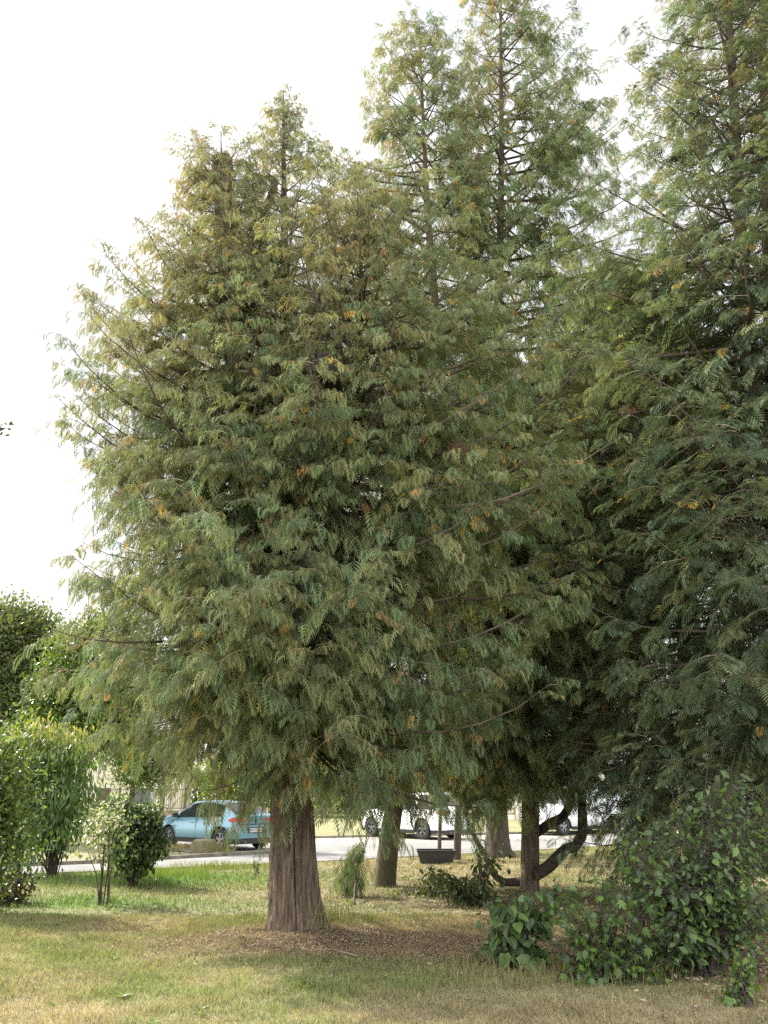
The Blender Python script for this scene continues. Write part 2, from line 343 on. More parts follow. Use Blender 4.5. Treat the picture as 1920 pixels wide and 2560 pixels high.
def stem(name, pts, rad, parent, loc, m, n=14, rough=.09, sub=6):
    """a trunk or limb with uneven, fluted skin"""
    pts = np.array(pts, float); rad = np.array(rad, float); t = np.linspace(0, len(pts) - 1, (len(pts) - 1) * sub + 1)
    # smooth interpolation
    k = np.arange(len(pts))
    def sm(a):
        o = np.interp(t, k, a); 
        for _ in range(3): o[1:-1] = (o[:-2] + 2 * o[1:-1] + o[2:]) / 4
        return o
    pp = np.stack([sm(pts[:, c]) for c in range(3)], -1); rr = sm(rad)
    mb = MB(); mb.tube(pp, rr, n)
    v = mb.v[0].reshape(len(pp), n, 3); c = pp[:, None, :]
    th = np.arange(n)[None, :] * 2 * math.pi / n; zz = t[:, None]
    dsp = 1 + rough * (np.sin(th * 3 + zz * .4) + .7 * np.sin(th * 7 + 1.3 * zz) + .8 * (vnoise(th * 2 + 0 * zz, zz * 3, 1, 5) - .5))
    mb.v[0] = ((v - c) * dsp[..., None] + c - loc).reshape(-1, 3).astype(np.float32)
    mb.v[1] = mb.v[0][:n]; mb.v[2] = mb.v[0][-n:]
    return mb.build(name, m, parent)

# ------------------------------------------------------------------ MAIN CEDAR (stands on the lawn, forked)
A0 = np.array([-1.02, 10.7, 0.0])
def leader_pts(pxs, Ds, start=None):
    p = [P(a, b, d) for (a, b), d in zip(pxs, Ds)]
    return ([start] if start is not None else []) + p
A1 = leader_pts([(672, 1700), (640, 1400), (610, 1100), (580, 750), (556, 400)], [10.7, 10.7, 10.7, 10.7, 10.7], A0)
A2 = leader_pts([(735, 1700), (722, 1300), (712, 900), (711, 600), (708, 235)], [10.8, 10.9, 11.0, 11.0, 11.0], A0 + np.array([.12, .05, 0]))
A3 = leader_pts([(760, 1700), (800, 1450), (860, 1200), (890, 1000), (900, 800), (905, 560)], [10.8, 10.6, 10.3, 10.2, 10.2, 10.3], A0 + np.array([.2, 0, 0]))
profA1 = [(2.5, 1.7, .5, 1.4, 2.2), (3.0, 2.35, 1.0, 2.2, 3), (3.6, 2.5, 1.2, 2.8, 3.2), (5, 2.4, 1.2, 2.9, 3.0), (6.4, 2.5, 1, 2.7, 2.7), (7.2, 2.75, 1, 2.4, 2.6), (8.2, 2.3, 1, 2.0, 2.3), (9.4, 1.6, 1, 1.5, 1.8), (10.5, 1.1, .8, 1.0, 1.2), (11.5, .75, .6, .7, .7), (12.2, .45, .4, .4, .4)]
profA2 = [(2.2, 1, 1.8, 2.6, 1.5), (4, .8, 2.2, 3.4, 1.5), (7, .8, 2.3, 2.8, 1.5), (9, .9, 1.6, 2.0, 1.5), (10.6, 1.0, 1.4, 1.2, 1.2), (11.6, .8, 1.0, .9, .9), (12.6, .45, .5, .4, .4), (13.3, .25, .25, .25, .25), (13.9, .12, .12, .12, .12)]
profA3 = [(2.2, 1, 2.2, 2.0, 1.2), (3.2, 1, 3.3, 2.6, 1.4), (5, 1.2, 3.9, 2.8, 1.5), (6.8, 1.2, 3.5, 2.6, 1.5), (8.2, 1.1, 2.4, 1.9, 1.4), (9.6, .9, 1.2, 1.2, 1), (10.8, .3, .3, .3, .3)]
rootA = conifer('forked_cedar_tree', 'large drooping cedar on the lawn with a thick ridged red-brown trunk split in two', [
    (A1, [.3, .2, .15, .13, .12, .12], 2.9, 12.3, profA1, 390, (-.38, .16)),
    (A2, [.2, .15, .12, .09, .05, .015], 3.0, 13.9, profA2, 250, (-.38, .45)),
    (A3, [.2, .1, .08, .06, .04, .015], 2.25, 10.8, profA3, 270, (-.38, .4))], None, ochre=.10, olive=.5, loc=A0, ssp=.052, sec=.18, gap=(162, 3.6, 16), spr=(.13, .27), q=.5)
# the big trunk: two fused lobes with deep flutes and a flared foot
def big_trunk():
    nth, nz = 260, 190
    th = np.linspace(0, 2 * math.pi, nth, endpoint=False)[None, :]; zz = (np.linspace(0, 1, nz) ** 1.3 * 3.6)[:, None]
    taper = 1 - .10 * zz; flare = (.14 * np.exp(-zz / .17) + .10 * np.exp(-zz / .75)) * (1 + .5 * np.cos(th))
    def circ(cx, cy, r):
        b = cx * np.cos(th) + cy * np.sin(th); disc = b * b - (cx * cx + cy * cy) + r * r
        return np.where(disc > 0, b + np.sqrt(np.maximum(disc, 0)), 0)
    r1 = circ(-.075, -.06, .172 * taper); r2 = circ(.10, .05, .14 * taper)
    r = np.maximum(np.maximum(r1, r2), .10)
    k = 3 * math.pi / 2 + .22
    twist = .10 * zz
    lob = .5 + .5 * np.sin(th * 5 + 1.2) * .6 + .3 * np.sin(th * 9 + .5)
    r = r + flare * (.35 + .9 * np.clip(lob, 0, 1.4)) * .62
    for tc_, ww_, aa_ in ((3.75, .22, .16), (4.45, .16, .08), (5.15, .16, .10), (5.9, .25, .18), (.3, .3, .15), (2.6, .3, .12)): r = r + aa_ * np.exp(-zz / .11) * np.exp(-(((th - tc_ + math.pi) % (2 * math.pi) - math.pi) / ww_) ** 2)
    tw = th + .07 * np.sin(zz * 1.7 + th * 2) + .05 * np.sin(zz * 3.9 + th * 5 + 1) + .09 * (vnoise(th * 6, zz, .35, 7) - .5)
    rid = np.abs(np.sin(tw * 24 + 3 * vnoise(th * 4, zz * .8, .5, 3))) ** .6 * .034 + np.abs(np.sin(tw * 53 + 4 * vnoise(th * 9, zz * 1.2, .5, 6))) * .014
    r = r + rid + .02 * (vnoise(th * 8, zz * 1.5, .5, 11) - .5)
    crease = .075 * np.exp(-((th - k) / .05) ** 2)
    r = r - crease
    cx = -.06 * zz - .085; 
    x = r * np.cos(th) * 1.0 + cx; y = r * np.sin(th) * .92; z = zz + 0 * th - .05 - .10 * np.exp(-zz / .12) * np.clip(lob, 0, 1)
    v = np.stack([x, y, z], -1).reshape(-1, 3)
    i = np.arange(nz - 1)[:, None] * nth; j = np.arange(nth)[None, :]; j2 = (j + 1) % nth
    f = np.stack([i + j, i + j2, i + nth + j2, i + nth + j], -1).reshape(-1, 4)
    return MB().add(v, f, smooth=True)
big_trunk().build('trunk', M['bark_red'], rootA)
stem('leader_stem', [A0 + np.array([-.2, 0, 3.2])] + A1[1:], [.24, .235, .21, .20, .185, .17], rootA, A0, M['bark_red'], 18)
stem('leader_stem', [A0 + np.array([.1, 0, 3.2])] + A2[1:], [.17, .15, .12, .09, .065, .012], rootA, A0, M['bark'], 12)
stem('leader_stem', [A0 + np.array([.25, 0, 3.2])] + A3[1:], [.13, .11, .09, .07, .05, .04, .012], rootA, A0, M['bark'], 10)
hp = P(800, 910, 8.5)
stem('limb_stub', [hp + np.array([.25, 1.2, .1]), hp + np.array([.1, .5, .05]), hp + np.array([.03, .10, .04]), hp], [.05, .11, .14, .12], rootA, A0, M['hollow'], 14, .22)
stem('limb_stub', [P(640, 560, 10.8), P(668, 520, 10.8), P(690, 455, 10.8), P(668, 440, 10.8)], [.07, .07, .06, .05], rootA, A0, M['bark'], 10)

# ------------------------------------------------------------------ TALL TWIN-STEMMED CEDAR behind it
B0 = np.array([-.02, 16.4, 0.0])
Bf = P(1130, 1600, 15.6)
B1 = [B0, P(985, 2000, 16.2), P(1070, 1760, 15.8), Bf, P(1128, 1250, 15.3), P(1100, 900, 15.2), P(1066, 500, 15.2), P(1048, 60, 15.2)]
B2 = [Bf, P(1170, 1350, 15.8), P(1225, 1150, 15.9), P(1246, 800, 15.9), P(1254, 400, 15.9), P(1250, -150, 15.9)]
hB = lambda y, D=15.5: P(960, y, D)[2]
profB1 = [(2.3, 2, 2, 2.6, 1.5), (4, 2.4, 2, 3.4, 2), (8, 2.6, 1.6, 3.4, 2), (hB(900), 3.0, 1.6, 2.6, 2.4), (hB(600), 2.9, 1.5, 2.2, 2.3), (hB(400), 2.2, 1.3, 1.7, 1.9), (hB(250), 1.45, 1.0, 1.2, 1.3), (hB(150), .75, .7, .7, .7), (hB(60), .2, .2, .2, .2)]
profB2 = [(6, 1, 3.8, 3.0, 2), (9, 1, 4.4, 3.2, 2.5), (hB(900), .8, 4.0, 2.8, 2.5), (hB(600), 1.2, 3.9, 2.4, 2.7), (hB(480), 1.6, 3.7, 2.3, 2.4), (hB(330), 1.5, 3.3, 1.9, 2.1), (hB(150), 1.2, 2.3, 1.3, 1.5), (hB(-60), .9, 1.2, .9, 1), (hB(-150, 16), .6, .7, .6, .6)]
rootB = conifer('twin_stem_cedar_tree', 'tall cedar with two slender leading stems rising high behind the big forked cedar', [
    (B1, [.2, .18, .17, .15, .12, .09, .06, .012], 2.35, hB(62, 15.2), profB1, 330, (-.35, .35)),
    (B2, [.14, .13, .12, .1, .07, .02], 5.2, hB(-140, 15.9), profB2, 330, (-.30, .42))], None, gap=(272, 99, 17, 9), ochre=.06, olive=.35, loc=B0, spr=(.19, .36), sec=.20, ssp=.056, tmpl=SPR_MID, q=.55)
stem('trunk', [B0 - np.array([0, 0, .1])] + B1[0:1] + B1[1:], [.27, .22, .165, .155, .15, .125, .10, .07, .012], rootB, B0, M['bark_moss'], 16)
stem('leader_stem', B2, [.15, .135, .12, .10, .075, .02], rootB, B0, M['bark'], 12)

# ------------------------------------------------------------------ CEDAR WITH CURVED LIMBS
C0 = G(1322, 2228)
CD = C0[1]
C1 = [C0, P(1325, 2000, CD), P(1335, 1750, CD), P(1350, 1450, CD), P(1365, 1150, CD), P(1375, 900, CD)]
hC = lambda y: P(960, y, CD)[2]
profC = [(2.1, 1.6, .5, 1.6, 1.6), (3.0, 2.0, 1.2, 2.6, 2), (4, 2.3, 2.2, 4.0, 2), (5.5, 2.4, 2.5, 4.3, 2), (8, 2.2, 2.3, 3.6, 2), (hC(1200), 1.7, 1.7, 1.7, 1.5), (hC(1000), .9, 1, 1, 1), (hC(900), .2, .2, .2, .2)]
rootC = conifer('curved_limb_cedar_tree', 'cedar whose low dark limbs bend out and turn straight up beside its trunk', [
    (C1, [.2, .17, .14, .1, .06, .015], 2.2, hC(905), profC, 340, (-.45, .3))], None, ochre=.05, olive=.2, loc=C0, spr=(.17, .32), sec=.20, ssp=.062, tmpl=SPR_MID, q=.5)
stem('trunk', [C0 - np.array([0, 0, .1])] + C1, [.20, .175, .155, .14, .11, .08, .015], rootC, C0, M['bark_red'], 16)
k = CD - .25
stem('limb', [P(1338, 2190, k), P(1378, 2165, k), P(1412, 2125, k), P(1440, 2116, k), P(1458, 2085, k), P(1456, 2020, k), P(1452, 1950, k), P(1462, 1800, k), P(1470, 1600, k)], [.105, .098, .09, .088, .09, .08, .075, .06, .035], rootC, C0, M['bark_dark'], 14, .12)
k = CD + .1
stem('limb', [P(1340, 2085, k), P(1372, 2062, k), P(1408, 2045, k), P(1428, 2010, k), P(1432, 1950, k), P(1436, 1800, k), P(1440, 1650, k)], [.085, .08, .078, .07, .065, .045, .025], rootC, C0, M['bark_dark'], 14, .14)
stem('limb', [P(1305, 2205, k), P(1262, 2208, k), P(1236, 2190, k), P(1218, 2150, k), P(1196, 2110, k), P(1170, 2060, k), P(1160, 1980, k)], [.07, .065, .058, .052, .045, .03, .02], rootC, C0, M['bark_dark'], 12, .12)

# ------------------------------------------------------------------ CEDAR near the lane and slim stems
D0 = G(1247, 2142)
D1 = [D0, P(1240, 1950, D0[1]), P(1235, 1700, D0[1]), P(1230, 1450, D0[1])]
hD = lambda y: P(960, y, D0[1])[2]
rootD = conifer('lane_side_cedar_tree', 'cedar with a broad flared dark base standing nearest the lane', [
    (D1, [.4, .3, .2, .03], 2.4, hD(1460), [(2.4, 2, 2, 2.2, 1.5), (6, 2.4, 2.4, 2.4, 2), (hD(1460), .4, .4, .4, .4)], 80, (-.4, .3))], None, ochre=.02, loc=D0, spr=(.34, .5), sec=.36, ssp=.14, tmpl=SPR_LITE)
stem('trunk', [D0 - np.array([0, 0, .1]), D0 + np.array([-.05, 0, .25])] + D1[1:], [.48, .32, .25, .16, .03], rootD, D0, M['bark_dark'], 18, .08)
g = 'slim stems between the cedars'
for kx, (px, py, top, r, lab) in enumerate([(1142, 2150, 1700, .10, 'slim tree stem standing just right of the black tub'), (1098, 2128, 1750, .06, 'thin tree stem rising just behind the black tub')]):
    q0 = G(px, py); q1 = [q0, P(px + 4, 1980, q0[1]), P(px - 12, top, q0[1])]
    rt = conifer('slim_cedar_tree', lab, [(q1, [r, r * .8, .02], 2.3, q1[-1][2], [(2, .8, .8, .9, .8), (q1[-1][2], .4, .4, .4, .4)], 26, (-.4, .1))], None, loc=q0, spr=(.34, .46), sec=.34, ssp=.13, tmpl=SPR_LITE, group=g)
    stem('trunk', [q0 - np.array([0, 0, .05])] + q1, [r * 1.15, r, r * .8, .02], rt, q0, M['bark'], 10)

# ------------------------------------------------------------------ RIGHT-HAND CYPRESSES
DARKG = np.array([(0.097, 0.131, 0.072), (0.086, 0.122, 0.073), (0.124, 0.142, 0.069), (0.097, 0.138, 0.074), (0.072, 0.102, 0.064)])
E0 = np.array([6.15, 10.2, 0])
E1 = [E0, P(2030, 1700, 10.3), P(1895, 1150, 10.4), P(1850, 600, 10.4), P(1832, 200, 10.4), P(1800, -250, 10.4)]
E2 = [P(1960, 1500, 10.8), P(1925, 900, 10.9), P(1915, 500, 10.9), P(1905, 100, 10.9), P(1895, -250, 10.9)]
hE = lambda y: P(960, y, 10.4)[2]
profE = [(2.2, 1.9, 1, 1.8, 1.4), (4, 2.6, 1.2, 2.6, 1.6), (6, 2.6, 1.2, 2.6, 2), (hE(1000), 2.9, 1.2, 2.4, 2), (hE(600), 2.7, 1.2, 2.2, 2), (hE(520), 1.5, 1, 1.4, 1.4), (hE(380), 1.75, 1, 1.5, 1.5), (hE(230), 1.9, 1, 1.3, 1.4), (hE(100), 1.45, 1, 1.2, 1.2), (hE(0), 1.1, .9, 1, 1), (hE(-240), .8, .7, .7, .7)]
rootE = conifer('right_edge_cypress_tree', 'tall dark cypress at the right edge of the picture with two high stems', [
    (E1, [.22, .17, .14, .11, .08, .05], 2.2, hE(-230), profE, 320, (-.25, .42)),
    (E2, [.12, .1, .08, .06, .03], 5, hE(-230), [(4, 1, 1, 1.6, 1), (8, 1.1, 1, 1.6, 1), (hE(-240), .8, .7, .7, .7)], 120, (-.1, .5))], None, greens=DARKG, ochre=.05, olive=.15, loc=E0, q=.34, spr=(.19, .34), sec=.18, ssp=.06, tmpl=SPR_MID, twig='twig_dark', bare=.08)
stem('trunk', [E0 - np.array([0, 0, .1])] + E1, [.26, .22, .15, .125, .10, .075, .05], rootE, E0, M['bark'], 16)
stem('leader_stem', [P(1990, 1600, 10.5)] + E2, [.12, .115, .1, .08, .06, .03], rootE, E0, M['bark'], 12)
F0 = np.array([4.75, 12.6, 0])
hF = lambda y: P(960, y, 12.6)[2]
F1 = [F0, P(1722, 1950, 12.6), P(1712, 1650, 12.6), P(1690, 1300, 12.6), P(1665, 950, 12.6), P(1660, 640, 12.6)]
profF = [(1.2, 1.5, 1.8, 1.7, 2), (2.6, 2.2, 2.2, 2.3, 2.4), (5, 2.6, 2.2, 2.5, 2.6), (8, 2.6, 2, 2.3, 2), (hF(800), 1.5, 1.4, 1.4, 1.4), (hF(650), .3, .3, .3, .3)]
rootF = conifer('shaded_cypress_tree', 'shaded cypress with a straight dark stem and bare twigs left of the right edge cypress', [
    (F1, [.13, .12, .11, .09, .06, .02], 1.3, hF(645), profF, 300, (-.3, .45))], None, greens=DARKG, ochre=.03, olive=.2, loc=F0, q=.32, spr=(.18, .32), sec=.21, ssp=.065, twig='twig_dark', bare=.08, tmpl=SPR_MID)
stem('trunk', [F0 - np.array([0, 0, .1])] + F1, [.16, .14, .125, .11, .09, .06, .02], rootF, F0, M['bark'], 14)

H0 = np.array([5.3, 15.6, 0])
H1 = [H0, H0 + np.array([.05, 0, 2.6]), H0 + np.array([-.05, .1, 5.6])]
rootH = conifer('young_cypress_tree', 'young dark cypress between the curved-limb cedar and the shaded cypress', [
    (H1, [.07, .05, .012], 1.5, 5.5, [(1.4, 1.1, 1.1, 1.1, 1), (3, 1.5, 1.3, 1.4, 1.2), (5.6, .35, .35, .35, .35)], 95, (-.3, .4))], None, greens=DARKG, ochre=.02, olive=.15, loc=H0, q=.4, spr=(.2, .34), sec=.22, ssp=.07, twig='twig_dark', tmpl=SPR_MID)
stem('trunk', [H0 - np.array([0, 0, .1])] + H1, [.09, .075, .05, .012], rootH, H0, M['bark'], 12)
# ------------------------------------------------------------------ broadleaf plants
LEAF1 = (np.array([(0, 0, 0), (.5, .28, .05), (1, 0, -.05), (.5, -.28, .05)]), np.array([(0, 1, 2, 3)]))
LEAF2 = (np.array([(0, 0, 0), (.35, .27, .07), (.75, .20, .03), (1, 0, -.10), (.75, -.20, .03), (.35, -.27, .07), (.5, 0, 0)]), np.array([(0, 6, 2, 1), (6, 3, 2, 2), (0, 5, 4, 6), (6, 4, 3, 3)]))
LEAF2 = (LEAF2[0], np.array([(0, 6, 1), (1, 6, 2), (2, 6, 3), (0, 5, 6), (5, 4, 6), (4, 3, 6)]))
LONG = (np.array([(0, 0, 0), (.4, .13, .02), (1, 0, -.12), (.4, -.13, .02), (.45, 0, -.02)]), np.array([(0, 4, 1), (1, 4, 2), (0, 3, 4), (3, 2, 4)]))
def maple():
    rad = [(.0, .12), (25, .55), (40, .38), (62, .80), (72, .52), (90, 1.0), (108, .52), (118, .80), (140, .38), (155, .55), (180, .12)]
    v = [(0, 0, 0)] + [(r * math.sin(R(a)) , r * math.cos(R(a)) , -.10 * r) for a, r in rad]
    v = np.array(v); v[:, 0] *= 1.0
    v = v[:, [0, 1, 2]]
    return v, np.array([(0, k, k + 1) for k in range(1, len(rad))])
MAPLE = maple()
HEART = (np.array([(0, 0, 0), (-.08, .30, .0), (.20, .46, .04), (.6, .34, .02), (1, 0, -.12), (.6, -.34, .02), (.20, -.46, .04), (-.08, -.30, 0)]), np.array([(0, 2, 1), (0, 3, 2), (0, 4, 3), (0, 5, 4), (0, 6, 5), (0, 7, 6)]))
def put_leaves(mb, tmpl, pos, fwd, nrm, size, col, jit=.12):
    tv, tf = tmpl; n = len(pos)
    fwd = unit(fwd); sd = unit(np.cross(nrm, fwd)); nm = np.cross(fwd, sd)
    size = np.broadcast_to(size, (n,))[:, None, None]
    v = pos[:, None, :] + size * (tv[None, :, 0:1] * fwd[:, None, :] + tv[None, :, 1:2] * sd[:, None, :] + tv[None, :, 2:3] * nm[:, None, :])
    f = (tf[None] + (np.arange(n) * len(tv))[:, None, None]).reshape(-1, tf.shape[1])
    c = np.repeat(np.clip(col * (1 + rng.normal(0, jit, (n, 1))), .005, 1), len(tf), 0)
    mb.add(v, f, c)
def rdir(n, zb=0.0):
    v = rng.normal(0, 1, (n, 3)); v[:, 2] += zb; return unit(v)
M['leaf_cream'] = mat('cream_edged_leaf', None, .4, attr=True, transl=.3, tcol=(1.15, 1.15, .85), spec=.5)
def leafy(name, label, base, lobes, ncl, per, lsize, cols, tmpl=LEAF1, clr=.3, trunk=(.15, 2.0), stems=0, hang=0.0, cat='tree', group=None, tm='bark', topcol=None, leafmat='leaf', shell=.45, leanx=0):
    base = np.array(base, float); root = tag(empty(name, base), label, cat, group); cols = np.array(cols)
    mb = MB(); wd = MB(); tot = sum(l[3] * l[4] * l[5] for l in lobes)
    zt = max(l[2] + l[5] for l in lobes)
    fk = np.array([leanx, 0, trunk[1]])
    if stems == 0:
        stem('trunk', [base - np.array([0, 0, .1]), base + fk * .5 + np.array([.03, 0, 0]), base + fk], [trunk[0] * 1.25, trunk[0], trunk[0] * .8], root, base, M[tm], 12)
    ci = 0
    for (lx, ly, lz, rx, ry, rz) in lobes:
        c = np.array([lx, ly, lz]); n = max(4, int(ncl * rx * ry * rz / tot))
        d = rdir(n); r = U(shell ** 2, 1, n) ** .5
        cc = c + d * np.array([rx, ry, rz]) * r[:, None]
        cc = cc[cc[:, 2] > .06]; n = len(cc)
        if stems == 0:
            wd.tube([fk, fk * .4 + c * .6 + np.array([0, 0, -.1 * rz]), c], [trunk[0] * .55, trunk[0] * .35, trunk[0] * .12], 6, cap=False)
            for q in cc[::3]: wd.tube([c * .75 + fk * .25 + (q - c) * .05, (c * .7 + q * .5 + fk * .0) / 1.2 if False else (c + q) / 2 - np.array([0, 0, .08]), q], [trunk[0] * .16, trunk[0] * .08, .006], 4, cap=False)
        else:
            for q in cc[::max(1, int(n / stems))]:
                o = np.array([U(-.08, .08), U(-.08, .08), 0]); wd.tube([o, o + (q - o) * np.array([.35, .35, .55]), q], [.012, .009, .003], 5, cap=False)
        k = n * per
        pos = np.repeat(cc, per, 0) + rng.normal(0, clr, (k, 3)) * np.array([1, 1, .75])
        out = unit(pos - c); fw = unit(out * .6 + rdir(k) * .8 + np.array([0, 0, -hang]))
        nm = unit(rdir(k) * .7 + np.array([0, 0, .8]) + out * .4)
        cl = np.repeat(cols[rng.integers(len(cols), size=n)] * U(.75, 1.2, (n, 1)), per, 0)
        if topcol is not None:
            tt = np.clip((pos[:, 2] / zt - .72) / .25, 0, 1)[:, None] * (U(0, 1, (k, 1)) < .7); cl = cl * (1 - tt) + np.array(topcol) * tt
        pos[:, 2] = np.maximum(pos[:, 2], .03)
        put_leaves(mb, tmpl, pos, fw, nm, U(lsize * .7, lsize * 1.25, k), cl)
    mb.build('crown' if cat == 'tree' else 'foliage', M[leafmat], root)
    wd.build('branches' if stems == 0 else 'stems', M['twig_dark'], root)
    return root
def at(px, py): g = G(px, py); return (g[0], g[1], 0)
def lobes_px(base, D, spec):
    """lobes given as photo pixels (cx, cy, rx, ry) at depth D"""
    o = []
    for cx, cy, rx, ry in spec:
        c = P(cx, cy, D); s = np.linalg.norm(P(cx + 100, cy, D) - c) / 100
        o.append((c[0] - base[0], c[1] - base[1], c[2], rx * s, max(rx, ry) * s * .8, ry * s))
    return o
GR_MID = [(.08, .13, .035), (.06, .11, .035), (.11, .15, .04)]; GR_DK = [(.07, .105, .05), (.09, .12, .05), (.13, .14, .05)]
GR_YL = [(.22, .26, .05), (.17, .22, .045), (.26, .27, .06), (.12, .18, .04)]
b = np.array([-14.2, 31, 0]); leafy('dark_round_tree', 'dark round-crowned tree against the sky at the far left', b, lobes_px(b, 31, [(60, 1640, 95, 120), (-20, 1590, 70, 90), (25, 1545, 55, 45), (95, 1600, 45, 60), (40, 1760, 110, 90)]), 900, 34, .16, GR_DK, clr=.34, trunk=(.22, 3))
b = np.array([-10.9, 28, 0]); leafy('bright_green_tree', 'mid green bushy tree right of the dark round one at the far left', b, lobes_px(b, 28, [(215, 1650, 90, 90), (290, 1590, 70, 75), (160, 1720, 75, 75), (260, 1780, 100, 110), (150, 1830, 90, 80)]), 1000, 30, .15, GR_MID + [(.15, .19, .05)], clr=.3, trunk=(.2, 2.5))
b = np.array(at(130, 2192)); leafy('drooping_shrub', 'tall drooping shrub with pale seed heads along its top, beside the lane at left', b, lobes_px(b, b[1], [(120, 1870, 85, 70), (60, 1900, 60, 90), (180, 1900, 45, 80), (120, 1990, 105, 70), (150, 2060, 80, 55), (80, 2110, 60, 60)]), 430, 20, .17, [(.11, .18, .06), (.08, .14, .055), (.14, .21, .065)], tmpl=LONG, clr=.2, stems=8, hang=1.6, cat='shrub', topcol=(.27, .25, .12))
b = np.array([-6.5, 12.6, 0]); rl = leafy('leafy_edge_tree', 'leafy young tree with a thin trunk and brushy foot at the left edge', b, lobes_px(b, 12.6, [(-20, 1950, 75, 110), (15, 2060, 50, 90), (-30, 2150, 70, 90), (30, 1850, 25, 50)]), 230, 20, .095, [(.10, .14, .045), (.12, .18, .055), (.06, .10, .04), (.18, .22, .10)], tmpl=LEAF2, clr=.17, trunk=(.05, 1.4), leanx=0.1)
b = np.array(at(42, 2262)); b[0] -= .1; leafy('brushy_undergrowth', 'dark twiggy undergrowth around a stump at the left edge', b, [(0, 0, .2, .35, .3, .3), (-.5, 0, .25, .4, .3, .3)], 130, 14, .07, [(.05, .055, .03), (.09, .07, .04)], clr=.08, stems=12, cat='shrub')
stem('bare_trunk', [G(40, 2260), P(44, 2180, G(40, 2260)[1]), P(46, 2090, G(40, 2260)[1])], [.09, .055, .04], None, np.zeros(3), M['bark'], 10); tag(bpy.data.objects['bare_trunk'], 'short grey bare trunk at the left edge in front of the leafy young tree', 'tree trunk')
b = np.array(at(330, 2218)); leafy('round_shrub', 'round dark green shrub with many fine stems on the lawn left of the blue car', b, lobes_px(b, b[1], [(335, 2090, 62, 72), (300, 2040, 45, 45), (370, 2050, 38, 45), (330, 2150, 50, 45), (395, 2110, 22, 40)]), 330, 22, .085, [(.05, .09, .03), (.07, .12, .035), (.035, .065, .028), (.14, .17, .07)], tmpl=LEAF2, clr=.10, stems=7, hang=.8, cat='shrub')
b = np.array(at(262, 2264)); rv = leafy('variegated_sapling', 'cream and green variegated sapling with a thin stem beside a wooden stake', b, lobes_px(b, b[1], [(268, 2040, 42, 40), (250, 2090, 30, 40), (215, 2125, 26, 22), (290, 2080, 22, 30), (285, 2130, 16, 18)]), 44, 13, .085, [(.46, .46, .27), (.57, .56, .37), (.18, .24, .08), (.28, .32, .14), (.13, .19, .06)], tmpl=LEAF2, clr=.135, stems=1, leafmat='leaf_cream', cat='tree')
stem('trunk', [b - np.array([.1, 0, .05]), P(256, 2180, b[1]), P(262, 2100, b[1]), P(268, 2050, b[1])], [.022, .018, .012, .006], rv, b, M['twig_dark'], 8)
M['stake'] = mat('weathered_stake', (.30, .22, .12), .8, noise=.3, nscale=6, stretch=(3, 3, .5))
q = G(273, 2258); tag(MB().tube([q - np.array([0, 0, .1]), P(272, 2180, q[1]), P(271, 2075, q[1])], [.024, .024, .022], 8).build('wooden_stake', M['stake']), 'pale wooden stake holding the variegated sapling', 'stake')
# branch tip reaching in at the left edge
q = P(-90, 1062, 9.5); mb = MB(); pp = [P(-90, 1055, 9.5), P(-40, 1068, 9.5), P(14, 1072, 9.5)]
rt = tag(empty('overhanging_branch', q), 'small reddish leafy branch tip poking in at the left edge against the sky', 'branch')
MB().tube([x - q for x in pp], [.03, .02, .008], 6).build('twig', M['twig_dark'], rt)
n = 90; u = U(0, 1, n); pos = np.stack([np.interp(u, [0, .5, 1], [x[c] for x in pp]) for c in range(3)], -1) - q + rng.normal(0, .05, (n, 3)); put_leaves(mb, LEAF2, pos, rdir(n, -.3), rdir(n, .5), U(.05, .08, n), np.tile([.06, .07, .035], (n, 1))); mb.build('leaves', M['leaf'], rt)

# bright broadleaf tree glowing behind the cypresses
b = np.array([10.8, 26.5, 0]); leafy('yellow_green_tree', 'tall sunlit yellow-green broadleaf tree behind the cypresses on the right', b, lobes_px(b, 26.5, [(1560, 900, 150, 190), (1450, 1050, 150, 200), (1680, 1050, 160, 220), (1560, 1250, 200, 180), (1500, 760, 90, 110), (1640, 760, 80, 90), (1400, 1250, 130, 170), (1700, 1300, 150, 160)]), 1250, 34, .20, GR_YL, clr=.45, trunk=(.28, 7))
b = np.array([-13.2, 43, 0]); leafy('garden_tree', 'small loose green tree in front of the tiled house wall beyond the blue car', b, lobes_px(b, 43, [(365, 1880, 70, 60), (300, 1850, 50, 65), (430, 1900, 50, 50), (350, 1940, 70, 35)]), 420, 26, .17, GR_MID + [(.15, .19, .05)], clr=.35, trunk=(.13, 2.8))
